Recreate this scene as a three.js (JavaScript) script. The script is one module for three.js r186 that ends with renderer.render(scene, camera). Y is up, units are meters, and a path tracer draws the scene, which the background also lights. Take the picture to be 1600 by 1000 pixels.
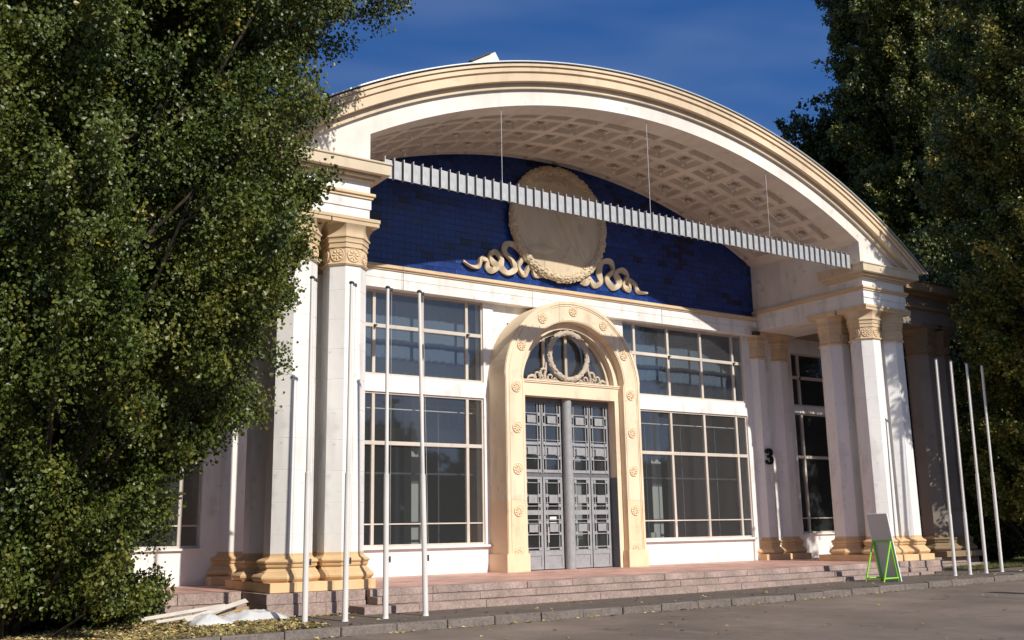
import * as THREE from 'three';
import { mergeGeometries } from 'three/addons/utils/BufferGeometryUtils.js';
import { ImprovedNoise } from 'three/addons/math/ImprovedNoise.js';
import { FontLoader } from 'three/addons/loaders/FontLoader.js';
import { TextGeometry } from 'three/addons/geometries/TextGeometry.js';

// ------------------------------------------------------------------ camera, sky, sun, exposure
const scene = new THREE.Scene();
const camera = new THREE.PerspectiveCamera(34.84, 1.6, 0.1, 900);
camera.position.set(-17.5305, 1.05, 23.4165);
camera.rotation.set(0.2041, -0.5999, -0.0186, 'YXZ');
scene.add(camera);

const renderer = new THREE.WebGLRenderer({ antialias: true });
renderer.toneMapping = THREE.LinearToneMapping;
renderer.toneMappingExposure = 1.06;
renderer.shadowMap.enabled = true;

const noise = new ImprovedNoise();
const SUN = new THREE.Vector3(0.104, 0.69, 1).normalize();
{
  const W = 1024, H = 512, d = new Float32Array(W * H * 4);
  const sm = (a, b, x) => { const t = Math.min(1, Math.max(0, (x - a) / (b - a))); return t * t * (3 - 2 * t); };
  for (let j = 0; j < H; j++) for (let i = 0; i < W; i++) {
    const el = ((j + 0.5) / H - 0.5) * Math.PI, az = ((i + 0.5) / W - 0.5) * 2 * Math.PI;
    const y = Math.sin(el), c = Math.cos(el), x = c * Math.cos(az), z = c * Math.sin(az);
    const up = Math.max(0, y);
    const t = Math.pow(1 - up, 3.2);
    let r = 0.015 + 0.19 * t * t + 0.065 * t, g = 0.078 + 0.21 * t * t + 0.15 * t, b = 0.27 + 0.17 * t * t + 0.31 * t;
    const cs = Math.max(0, x * SUN.x + y * SUN.y + z * SUN.z);
    const gl = 0.55 * Math.pow(cs, 2.5) + 1.2 * Math.pow(cs, 12);
    r += gl * 0.32; g += gl * 0.34; b += gl * 0.36;
    if (y > 0) {
      const px = x / (y + 0.25), pz = z / (y + 0.25), u = px * 0.83 + pz * 0.55, v = -px * 0.55 + pz * 0.83;
      let n = 0, a = 0.5, f = 1;
      for (let k = 0; k < 5; k++) { n += a * noise.noise(u * f * 1.1 + 3.1, v * f * 3.4 + 7.7, k * 5.3); a *= 0.55; f *= 2.05; }
      const cl = sm(-0.22, 0.36, n) * sm(0.8, 0.15, y);
      r += cl * 0.16; g += cl * 0.155; b += cl * 0.135;
    } else {
      const k = sm(0, -0.12, y); r = r * (1 - k) + 0.10 * k; g = g * (1 - k) + 0.092 * k; b = b * (1 - k) + 0.08 * k;
    }
    const o = (j * W + i) * 4; d[o] = r; d[o + 1] = g; d[o + 2] = b; d[o + 3] = 1;
  }
  const sky = new THREE.DataTexture(d, W, H, THREE.RGBAFormat, THREE.FloatType);
  sky.mapping = THREE.EquirectangularReflectionMapping; sky.magFilter = THREE.LinearFilter; sky.minFilter = THREE.LinearFilter; sky.needsUpdate = true;
  scene.background = sky; scene.environment = sky;
}
const sun = new THREE.DirectionalLight(new THREE.Color(1.0, 0.945, 0.86), 4.55);
sun.position.copy(SUN).multiplyScalar(80); sun.target.position.set(0, 0, 0);
sun.castShadow = true; sun.shadow.radius = 1; sun.shadow.mapSize.set(4096, 4096);
Object.assign(sun.shadow.camera, { left: -45, right: 45, top: 35, bottom: -20, near: 1, far: 220 });
scene.add(sun, sun.target);

// ------------------------------------------------------------------ helpers
let seed = 7;
const rnd = () => { seed = (seed + 0x6d2b79f5) | 0; let t = Math.imul(seed ^ (seed >>> 15), 1 | seed); t = (t + Math.imul(t ^ (t >>> 7), 61 | t)) ^ t; return ((t ^ (t >>> 14)) >>> 0) / 4294967296; };
const rr = (a, b) => a + (b - a) * rnd();
const gauss = () => { let s = 0; for (let i = 0; i < 4; i++) s += rnd(); return (s - 2) * 0.87; };
const used = {};
const numbered = (n) => { const k = used[n] = (used[n] ?? -1) + 1; return k ? n + '_' + String(k).padStart(3, '0') : n; };

// uv in metres by the main direction of each face; flat normals unless smooth
function fin(geo, smooth = false) {
  let g = geo.index ? geo.toNonIndexed() : geo;
  if (!smooth) g.computeVertexNormals();
  const p = g.attributes.position, uv = new Float32Array(p.count * 2), a = new THREE.Vector3(), b = new THREE.Vector3(), c = new THREE.Vector3();
  for (let i = 0; i < p.count; i += 3) {
    a.fromBufferAttribute(p, i); b.fromBufferAttribute(p, i + 1).sub(a); c.fromBufferAttribute(p, i + 2).sub(a); b.cross(c);
    const ax = Math.abs(b.x), ay = Math.abs(b.y), az = Math.abs(b.z);
    for (let k = 0; k < 3; k++) {
      const x = p.getX(i + k), y = p.getY(i + k), z = p.getZ(i + k);
      const [u, v] = ay >= ax && ay >= az ? [x, z] : ax > az ? [z + 3.3, y] : [x, y];
      uv[(i + k) * 2] = u; uv[(i + k) * 2 + 1] = v;
    }
  }
  g.setAttribute('uv', new THREE.BufferAttribute(uv, 2));
  for (const n of Object.keys(g.attributes)) if (!['position', 'normal', 'uv', 'color'].includes(n)) g.deleteAttribute(n);
  return g;
}
const merge = (l) => l.length === 1 ? l[0] : mergeGeometries(l);
// box by its extents, with a small chamfer on the edges that run along the longest directions
function bx(x0, x1, y0, y1, z0, z1, ch = 0) {
  if (!ch) { const g = new THREE.BoxGeometry(x1 - x0, y1 - y0, z1 - z0); g.translate((x0 + x1) / 2, (y0 + y1) / 2, (z0 + z1) / 2); return fin(g); }
  const w = x1 - x0, h = y1 - y0, d = z1 - z0, s = new THREE.Shape();
  s.moveTo(-w / 2 + ch, -h / 2 + ch); s.lineTo(w / 2 - ch, -h / 2 + ch); s.lineTo(w / 2 - ch, h / 2 - ch); s.lineTo(-w / 2 + ch, h / 2 - ch);
  const g = new THREE.ExtrudeGeometry(s, { depth: d - 2 * ch, bevelEnabled: true, bevelThickness: ch, bevelSize: ch, bevelSegments: 1 });
  g.translate((x0 + x1) / 2, (y0 + y1) / 2, z0 + ch); return fin(g);
}
const cyl = (r0, r1, h, x, y, z, n = 12) => { const g = new THREE.CylinderGeometry(r1, r0, h, n); g.translate(x, y + h / 2, z); return fin(g, true); };
// a tube between points with radii
function tube(pts, radii, n = 6) {
  const pos = [], idx = [], f = new THREE.Vector3(), u = new THREE.Vector3(), v = new THREE.Vector3(), q = new THREE.Vector3();
  pts.forEach((p, i) => {
    f.copy(pts[Math.min(i + 1, pts.length - 1)]).sub(pts[Math.max(i - 1, 0)]).normalize();
    u.set(Math.abs(f.y) > 0.9 ? 1 : 0, Math.abs(f.y) > 0.9 ? 0 : 1, 0).cross(f).normalize(); v.crossVectors(f, u);
    for (let k = 0; k < n; k++) { const t = k / n * Math.PI * 2; q.copy(p).addScaledVector(u, Math.cos(t) * radii[i]).addScaledVector(v, Math.sin(t) * radii[i]); pos.push(q.x, q.y, q.z); }
  });
  for (let i = 0; i < pts.length - 1; i++) for (let k = 0; k < n; k++) { const a = i * n + k, b = i * n + (k + 1) % n; idx.push(a, b, a + n, b, b + n, a + n); }
  const g = new THREE.BufferGeometry(); g.setAttribute('position', new THREE.Float32BufferAttribute(pos, 3)); g.setIndex(idx); g.computeVertexNormals();
  return fin(g, true);
}
const V = (x, y, z) => new THREE.Vector3(x, y, z);
function mesh(name, geos, mat, parent) {
  const m = new THREE.Mesh(Array.isArray(geos) ? merge(geos) : geos, mat); m.name = parent === scene ? numbered(name) : name;
  m.castShadow = m.receiveShadow = true; parent.add(m); return m;
}
function group(name, parent, x = 0, y = 0, z = 0) { const g = new THREE.Group(); g.name = parent === scene ? numbered(name) : name; g.position.set(x, y, z); parent.add(g); return g; }
const tag = (o, label, category, grp) => { o.userData.label = label; o.userData.category = category; if (grp) o.userData.group = grp; return o; };
const kind = (o, k, label) => { o.userData.kind = k; if (label) o.userData.label = label; return o; };

// ------------------------------------------------------------------ textures (what surfaces are made of)
function tex(S, metres, fn, srgb = true) {
  const d = new Uint8Array(S * S * 4);
  for (let j = 0; j < S; j++) for (let i = 0; i < S; i++) {
    const c = fn(i / S, j / S, i, j), o = (j * S + i) * 4;
    for (let k = 0; k < 3; k++) d[o + k] = Math.max(0, Math.min(255, Math.round(255 * (Array.isArray(c) ? c[k] : c)))); d[o + 3] = 255;
  }
  const t = new THREE.DataTexture(d, S, S); t.wrapS = t.wrapT = THREE.RepeatWrapping; t.magFilter = THREE.LinearFilter; t.minFilter = THREE.LinearMipmapLinearFilter; t.generateMipmaps = true;
  if (srgb) t.colorSpace = THREE.SRGBColorSpace; t.repeat.set(1 / metres, 1 / metres); t.needsUpdate = true; return t;
}
// tiling value noise on a lattice of whole periods
const PERM = new Float32Array(4096); { seed = 3; for (let i = 0; i < 4096; i++) PERM[i] = rnd() - 0.5; }
function vn(u, v, fx, fy, z) {
  const x = u * fx, y = v * fy, i = Math.floor(x), j = Math.floor(y); let a = x - i, b = y - j; a = a * a * (3 - 2 * a); b = b * b * (3 - 2 * b);
  const i0 = i % fx, i1 = (i + 1) % fx, j0 = j % fy, j1 = (j + 1) % fy, h = (p, q) => PERM[(p * 193 + q * 1031 + z * 577) & 4095];
  return (h(i0, j0) * (1 - a) + h(i1, j0) * a) * (1 - b) + (h(i0, j1) * (1 - a) + h(i1, j1) * a) * b;
}
const fbm = (u, v, fx, z, o = 4, fy = fx) => { let s = 0, a = 0.62; for (let k = 0; k < o; k++) { s += a * vn(u, v, fx, fy, z + k * 13); a *= 0.5; fx *= 2; fy *= 2; } return s; };
const hash = (i, j) => { const s = Math.sin(i * 127.1 + j * 311.7) * 43758.5453; return s - Math.floor(s); };

const plasterMap = tex(1024, 4.7, (u, v, i, j) => {
  const st = Math.max(0, fbm(u, v, 22, 3, 3, 5) - 0.06), bl = fbm(u, v, 4, 1, 5), sp = Math.max(0, fbm(u, v, 30, 9, 3) - 0.26);
  const pt = Math.max(0, fbm(u, v, 9, 151, 4) - 0.2) * 0.55, s = 0.955 + bl * 0.09 - st * 0.26 - sp * 0.5 - pt * 0.8 + (hash(i, j) - 0.5) * 0.025; return [s, s * 0.992, s * 0.978];
});
const dirtyMap = tex(1024, 5.3, (u, v, i, j) => {
  const bl = fbm(u, v, 5, 21, 5), st = Math.max(0, fbm(u, v, 26, 33, 3, 7)), sp = Math.max(0, fbm(u, v, 18, 39, 4) - 0.24);
  const s = 0.9 + bl * 0.16 - st * 0.12 - sp * 0.5 + (hash(i, j) - 0.5) * 0.03; return [s, s * 0.975, s * 0.94];
});
const plasterBump = tex(512, 1.3, (u, v, i, j) => 0.5 + fbm(u, v, 8, 51, 4) * 0.5 + (hash(i, j) - 0.5) * 0.12, false);
const asphaltMap = tex(1536, 9, (u, v, i, j) => {
  const b = fbm(u, v, 5, 61, 5), m = fbm(u, v, 40, 63, 3), g = hash(i, j), crack = Math.abs(fbm(u, v, 5, 69, 4) + 0.03);
  let s = 0.5 + b * 0.2 + m * 0.06 + (g - 0.5) * 0.1; if (g > 0.99) s += 0.12; if (crack < 0.005) s -= 0.1; s += Math.max(0, fbm(u, v, 11, 161, 4, 6) - 0.3) * 0.7;
  return [s, s * 0.945, s * 0.89];
});
const asphaltBump = tex(1024, 1.1, (u, v, i, j) => 0.5 + fbm(u, v, 60, 71, 3) * 0.7 + (hash(i, j) - 0.5) * 0.3, false);
const stoneMap = tex(1024, 2.3, (u, v, i, j) => {
  const b = fbm(u, v, 5, 81, 4), m = fbm(u, v, 90, 83, 2); const s = 0.72 + b * 0.22 + m * 0.25 + (hash(i, j) - 0.5) * 0.2; return [s, s * 0.965, s * 0.94];
});
const tileFloorMap = tex(1024, 3, (u, v, i, j) => {
  const N = 10, a = (u * N) % 1, b = (v * N) % 1, h = hash(Math.floor(u * N), Math.floor(v * N)), gr = Math.min(a, 1 - a, b, 1 - b) < 0.035;
  const s = gr ? 0.55 : 0.8 + h * 0.14 + fbm(u, v, 7, 91, 4) * 0.22; return [s, s * 0.97, s * 0.95];
});
const soilMap = tex(1024, 3.1, (u, v, i, j) => {
  const b = fbm(u, v, 9, 101, 5), g = hash(i >> 1, j >> 1); const s = 0.42 + b * 0.4 + (g - 0.5) * 0.25; return [s, s * 0.86, s * 0.6];
});
const barkMap = tex(512, 0.9, (u, v, i, j) => { const s = 0.55 + fbm(u, v, 26, 111, 4, 7) * 0.8; return [s, s * 0.93, s * 0.83]; });
const metalMap = tex(512, 0.7, (u, v, i, j) => { const s = 0.92 + fbm(u, v, 6, 121, 4) * 0.1 - Math.max(0, fbm(u, v, 22, 127, 3, 7) - 0.05) * 0.3; return [s, s, s]; });
const glazeMap = tex(512, 1.9, (u, v, i, j) => { const st = Math.max(0, fbm(u, v, 64, 131, 3, 6) + 0.02), b = fbm(u, v, 7, 137, 4); const s = 0.82 + b * 0.45; return [s * 0.7 + st * 1.1, s * 0.84 + st * 0.8, s + st * 0.35]; });
const rgb = (r, g, b) => new THREE.Color().setRGB(r, g, b);
const std = (c, o = {}) => new THREE.MeshStandardMaterial({ color: c, roughness: 0.85, ...o });
const pl = (c, m = plasterMap, o = {}) => std(c, { map: m, bumpMap: plasterBump, bumpScale: 0.004, ...o });

const M = {
  white: pl(rgb(0.865, 0.85, 0.84)),
  whiteOld: pl(rgb(0.955, 0.935, 0.915), dirtyMap),
  soffit: pl(rgb(0.90, 0.87, 0.835), dirtyMap),
  wing: pl(rgb(0.33, 0.295, 0.27), dirtyMap),  // plaster colour darkened to carry the tree shade over the wings
  wingTanShaded: pl(rgb(0.34, 0.25, 0.155), dirtyMap),  // darker copy of the tan trim, same wing shade put into the colour
  cream: pl(rgb(0.90, 0.745, 0.55), dirtyMap),
  creamOld: pl(rgb(0.80, 0.70, 0.55), dirtyMap),
  tan: pl(rgb(0.86, 0.685, 0.47), dirtyMap),
  ochre: pl(rgb(0.88, 0.63, 0.365), dirtyMap),
  portal: pl(rgb(0.86, 0.715, 0.525)),
  portalLow: pl(rgb(0.88, 0.655, 0.445)),
  portalRose: pl(rgb(0.85, 0.69, 0.49)),
  relief: pl(rgb(0.77, 0.67, 0.505), dirtyMap),
  stucco: pl(rgb(0.62, 0.55, 0.47), dirtyMap),
  frame: std(rgb(0.74, 0.70, 0.655), { map: dirtyMap, roughness: 0.6 }),
  door: std(rgb(0.37, 0.375, 0.385), { map: metalMap, roughness: 0.55 }),
  doorDark: std(rgb(0.16, 0.165, 0.18), { map: metalMap, roughness: 0.55 }),
  dark: std(rgb(0.03, 0.03, 0.032), { roughness: 0.5 }),
  iron: std(rgb(0.025, 0.025, 0.028), { roughness: 0.35, metalness: 0.6 }),
  steel: std(rgb(0.62, 0.62, 0.61), { map: metalMap, roughness: 0.45, metalness: 0.25 }),
  poleWhite: std(rgb(0.78, 0.765, 0.745), { map: plasterMap, roughness: 0.4 }),
  roof: std(rgb(0.09, 0.085, 0.08), { map: dirtyMap, roughness: 0.8 }),
  roofEdge: std(rgb(0.55, 0.58, 0.6), { roughness: 0.45, metalness: 0.6 }),
  stone: std(rgb(0.69, 0.555, 0.505), { map: stoneMap, bumpMap: plasterBump, bumpScale: 0.006 }),
  stone2: std(rgb(0.65, 0.53, 0.485), { map: stoneMap, bumpMap: plasterBump, bumpScale: 0.006 }),
  stone3: std(rgb(0.73, 0.58, 0.53), { map: stoneMap, bumpMap: plasterBump, bumpScale: 0.006 }),
  kerb: std(rgb(0.37, 0.335, 0.305), { map: stoneMap, bumpMap: plasterBump, bumpScale: 0.006 }),
  kerb2: std(rgb(0.34, 0.305, 0.28), { map: stoneMap, bumpMap: plasterBump, bumpScale: 0.006 }),
  floor: std(rgb(0.80, 0.50, 0.42), { map: tileFloorMap, roughness: 0.55 }),
  road: std(rgb(0.86, 0.745, 0.66), { map: asphaltMap, bumpMap: asphaltBump, bumpScale: 0.006, roughness: 0.9 }),
  walk: std(rgb(0.60, 0.53, 0.475), { map: asphaltMap, bumpMap: asphaltBump, bumpScale: 0.006, roughness: 0.9 }),
  soil: std(rgb(0.62, 0.56, 0.5), { map: soilMap }),
  bark: std(rgb(0.13, 0.11, 0.085), { map: barkMap }),
  insideLight: std(rgb(0.42, 0.40, 0.37)),
  inside: std(rgb(0.13, 0.125, 0.115)),
  curtain: std(rgb(0.105, 0.135, 0.175)),
  curtainDark: std(rgb(0.05, 0.055, 0.06)),
  green: std(rgb(0.27, 0.66, 0.045), { roughness: 0.4 }),
  board: std(rgb(0.62, 0.615, 0.615), { roughness: 0.5 }),
  boardEdge: std(rgb(0.8, 0.82, 0.82), { roughness: 0.4 }),
  plastic: new THREE.MeshPhysicalMaterial({ color: rgb(0.75, 0.75, 0.74), roughness: 0.35, transmission: 0.25, thickness: 0 }),
  plank: std(rgb(0.72, 0.7, 0.67), { map: dirtyMap }),
  wood: std(rgb(0.5, 0.34, 0.16), { map: dirtyMap }),
  glass: new THREE.MeshPhysicalMaterial({ color: rgb(0.74, 0.79, 0.81), roughness: 0.03, transmission: 0.965, thickness: 0, ior: 1.9 }),
};

// ------------------------------------------------------------------ ground, road, pavement
const gx = (x) => x > 0 ? 0.009 * Math.min(x, 16) : 0;                 // the forecourt climbs a little to the right
const walkY = (x) => -0.42 + gx(x), roadY = (x) => -0.555 + gx(x);
const KERB_Z = 7.75;
function strip(xs, zs, yf) {
  const pos = [], idx = [], uv = [], nx = xs.length;
  for (const z of zs) for (const x of xs) { pos.push(x, yf(x, z), z); uv.push(x, z); }
  for (let j = 0; j < zs.length - 1; j++) for (let i = 0; i < nx - 1; i++) { const a = j * nx + i; idx.push(a, a + nx, a + 1, a + 1, a + nx, a + nx + 1); }
  const g = new THREE.BufferGeometry(); g.setAttribute('position', new THREE.Float32BufferAttribute(pos, 3)); g.setAttribute('uv', new THREE.Float32BufferAttribute(uv, 2)); g.setIndex(idx); g.computeVertexNormals(); return g;
}
const lin = (a, b, n) => Array.from({ length: n + 1 }, (_, i) => a + (b - a) * i / n);
kind(mesh('ground', strip([-700, -60, -20, 0, 20, 60, 700], [-700, -60, 0, 60, 700], () => -0.75), M.soil, scene), 'structure', 'bare earth around the pavilion');
kind(mesh('road', strip([-60, ...lin(-20, 24, 44), 80], [KERB_Z + 0.02, 9, 11, 14, 20, 30, 55], (x, z) => roadY(x) - (z - KERB_Z) * 0.002), M.road, scene), 'structure', 'grey worn asphalt forecourt in front of the kerb');
kind(mesh('pavement', strip(lin(-11.2, 30, 60), [3.2, 5.0, KERB_Z - 0.14], (x, z) => walkY(x)), M.walk, scene), 'structure', 'dark asphalt pavement between kerb and steps');
const lawnY = (x, z) => -0.43 + 0.05 * noise.noise(x * 0.9, z * 0.9, 3) + 0.02 * noise.noise(x * 3, z * 3, 8);
kind(mesh('dry_lawn', strip(lin(-45, -11.15, 120), lin(-14, KERB_Z - 0.14, 80), lawnY), M.soil, scene), 'structure', 'straw covered earth under the left poplar');
kind(mesh('lawn', strip(lin(11.0, 60, 50), lin(-30, 5.6, 40), (x, z) => walkY(x) + 0.012 + 0.03 * noise.noise(x, z, 1)), std(rgb(0.10, 0.10, 0.04), { map: soilMap }), scene), 'structure', 'grass strip behind the right flagpoles');
{ // kerb, stone by stone
  const k = kind(group('kerb', scene, 0, 0, 0), 'structure', 'grey concrete kerb along the forecourt');
  let x = -20;
  while (x < 26) {
    const L = rr(0.94, 1.03), y = walkY(x + L / 2), dy = rr(-0.008, 0.008), dz = rr(-0.012, 0.012);
    mesh('kerb_stone', bx(x + 0.008, x + L - 0.008, y - 0.4, y + 0.004 + dy, KERB_Z - 0.15 + dz, KERB_Z + dz, 0.012), rnd() < 0.5 ? M.kerb : M.kerb2, k);
    x += L;
  }
}

// ------------------------------------------------------------------ the entrance terrace and its steps
{
  const t = tag(group('entrance_terrace', scene, 0, 0, 0), 'raised red tiled terrace with three low granite steps before the pavilion doors', 'terrace');
  mesh('tiled_floor', [bx(-8.42, 8.42, -0.3, -0.004, -0.2, 4.70), bx(-14.4, -8.42, -0.3, -0.006, -0.2, 3.25), bx(8.42, 14.4, -0.3, -0.006, -0.2, 3.25)], M.floor, t);
  const sm = [M.stone, M.stone2, M.stone3];
  const course = (name, x0, x1, y0, y1, z0, z1, len) => {
    const c = group(name, t); let x = x0;
    while (x < x1 - 0.02) {
      let L = Math.min(rr(len * 0.8, len * 1.2), x1 - x); if (x1 - x - L < 0.4) L = x1 - x;
      mesh('stone_block', bx(x + 0.003, x + L - 0.003, y0, y1 + rr(-0.006, 0.004), z0, z1 + rr(-0.014, 0.01), 0.007), sm[Math.floor(rnd() * 3)], c); x += L;
    }
  };
  course('top_step', -8.40, 8.40, -0.14, -0.001, 4.70, 5.05, 1.3);
  course('middle_step', -8.40, 8.46, -0.275, -0.142, 4.90, 5.36, 1.25);
  course('bottom_step', -8.82, 8.9, -0.62, -0.278, 4.98, 5.66, 1.4);
  for (const s of [-1, 1]) {
    const a = s < 0 ? -10.42 : 8.42, b = s < 0 ? -8.42 : 10.42;
    course('podium_base', a, b, -0.62, -0.205, 3.3, 4.93, 1.05);
    course('podium_top', a, b, -0.2, -0.004, 3.3, 4.90, 0.95);
    const c = s < 0 ? -14.4 : 10.44, d = s < 0 ? -10.44 : 14.4;
    course('wing_step', c, d, -0.2, -0.006, 3.27, 3.62, 1.3);
    course('wing_base', c, d, -0.62, -0.205, 3.2, 3.95, 1.3);
  }
}

// ------------------------------------------------------------------ the pavilion
const D = 4.57, W = 8.26, R = 17.19, YC = -5.553;
const P = tag(group('exhibition_pavilion', scene, 0, 0, 0), 'white and ochre pavilion with a wide coffered arch over a glazed front', 'building');
// --- front wall
{
  const w = [];
  for (const s of [-1, 1]) {
    const f = (a, b) => s > 0 ? [a, b] : [-b, -a];
    w.push(bx(...f(2.2, 8.3), -0.02, 0.655, -0.35, 0.06));
    w.push(bx(...f(2.2, 2.53), 0.655, 4.62, -0.352, 0.058), bx(...f(2.2, 2.53), 5.045, 7.3, -0.352, 0.058));
    w.push(bx(...f(2.2, 8.3), 4.62, 5.045, -0.35, 0.06));
    w.push(bx(...f(7.75, 8.3), 0.655, 4.62, -0.352, 0.058), bx(...f(7.75, 8.3), 5.045, 7.3, -0.352, 0.058));
    // wing wall
    w.push(bx(...f(8.3, 10.15), -0.02, 7.46, -0.354, 0.02), bx(...f(10.15, 12.5), -0.02, 0.75, -0.356, 0.022), bx(...f(10.15, 12.5), 4.85, 5.1, -0.356, 0.022), bx(...f(10.15, 12.5), 6.95, 7.46, -0.356, 0.022), bx(...f(12.5, 13.9), -0.02, 7.46, -0.354, 0.02));
  }
  w.push(bx(-2.2, 2.2, 6.82, 7.3, -0.35, 0.0), bx(-2.2, -1.7, 0, 6.82, -0.35, 0.0), bx(1.7, 2.2, 0, 6.82, -0.35, 0.0));
  mesh('front_wall', w, M.white, P);
  for (const s of [-1, 1]) {
    mesh('sill', bx(s > 0 ? 2.40 : -7.76, s > 0 ? 7.76 : -2.40, 0.655, 0.715, -0.1, 0.17, 0.008), M.white, P);
    mesh('sill', bx(s > 0 ? 10.1 : -12.55, s > 0 ? 12.55 : -10.1, 0.75, 0.80, -0.1, 0.1, 0.008), M.white, P);
  }
  const band = group('frieze_band', P), xs = [-8.255, -5.16, -1.0, 3.95, 8.255];
  for (let i = 0; i < 4; i++) for (const [a, b] of [[7.30, 7.555], [7.562, 7.78]]) mesh('frieze_panel', bx(xs[i] + 0.006, xs[i + 1] - 0.006, a, b, -0.35, 0.30, 0.004), M.white, band);
  mesh('frieze_moulding', [bx(-W, W, 7.78, 7.82, -0.35, 0.335), bx(-W, W, 7.82, 7.865, -0.35, 0.38, 0.01), bx(-W, W, 7.865, 7.92, -0.35, 0.36)], M.tan, P);
}
// --- the blue tiled lunette wall
{
  const tw = group('tiled_wall', P);
  const s = new THREE.Shape(); s.moveTo(-W, 7.9); s.lineTo(W, 7.9);
  const a0 = Math.asin(W / (R + 0.3)); for (let i = 0; i <= 40; i++) { const a = a0 - 2 * a0 * i / 40; s.lineTo(Math.sin(a) * (R + 0.3), YC + Math.cos(a) * (R + 0.3)); }
  const g = new THREE.ExtrudeGeometry(s, { depth: 0.3, bevelEnabled: false }); g.translate(0, 0, -0.13);
  mesh('wall_core', fin(g), std(rgb(0.02, 0.03, 0.09), { map: dirtyMap }), tw);
  const glaze = (c, r) => new THREE.MeshPhysicalMaterial({ color: c, roughness: r, map: glazeMap, clearcoat: 0.22, clearcoatRoughness: 0.15, specularIntensity: 0.6 });
  const pal = [glaze(rgb(0.014, 0.060, 0.25), 0.35), glaze(rgb(0.017, 0.074, 0.30), 0.4), glaze(rgb(0.011, 0.045, 0.19), 0.3), glaze(rgb(0.022, 0.090, 0.34), 0.45), glaze(rgb(0.008, 0.022, 0.09), 0.3), glaze(rgb(0.011, 0.02, 0.065), 0.35)];
  const tw_ = 0.35, th = 0.182, ZT = 0.2, cells = [];
  for (let j = 0; j < 24; j++) for (let i = -26; i < 26; i++) {
    const x = (i + (j % 2) * 0.5) * tw_, y = 7.92 + j * th;
    if (x < -W + 0.01 || x + tw_ > W - 0.01) continue;
    if (Math.hypot(Math.max(Math.abs(x), Math.abs(x + tw_)), y + th - YC) > R + 0.2 && Math.hypot(Math.min(Math.abs(x), Math.abs(x + tw_)), y - YC) > R + 0.16) continue;
    const mx = x + tw_ / 2, my = y + th / 2; if (Math.hypot(mx, my - 9.9) < 1.55) continue;
    const n = 0.8 * noise.noise(mx * 0.5, my * 0.8, 2) + 0.4 * noise.noise(mx * 2, my * 2, 6) + rr(-0.62, 0.62);
    const c = n > 0.5 ? 3 : n > 0.16 ? 1 : n > -0.35 ? 0 : n > -0.62 ? 2 : rnd() < 0.5 ? 4 : 5;
    cells.push({ x, y, c, near: Math.hypot(mx + 17.5, my - 1, 23.4) });
  }
  cells.sort((a, b) => a.near - b.near);
  const shapes = [0, 1, 2].map((k) => bx(-tw_ / 2 + 0.0018, tw_ / 2 - 0.0018, -th / 2 + 0.0018, th / 2 - 0.0018, -0.03, 0.003 * k, 0.003));
  const rest = pal.map(() => []);
  cells.forEach((t, n) => {
    const g = shapes[Math.floor(rnd() * 3)], x = t.x + tw_ / 2, y = t.y + th / 2, ry = rr(-0.012, 0.012), rx = rr(-0.018, 0.018);
    if (n < 300) { const m = mesh('tile', g, pal[t.c], tw); m.position.set(x, y, ZT); m.rotation.set(rx, ry, 0); }
    else rest[t.c].push(g.clone().rotateX(rx).rotateY(ry).translate(x, y, ZT));
  });
  rest.forEach((l, c) => { if (l.length) kind(mesh('tile', l, pal[c], tw), 'stuff'); });
}
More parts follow.
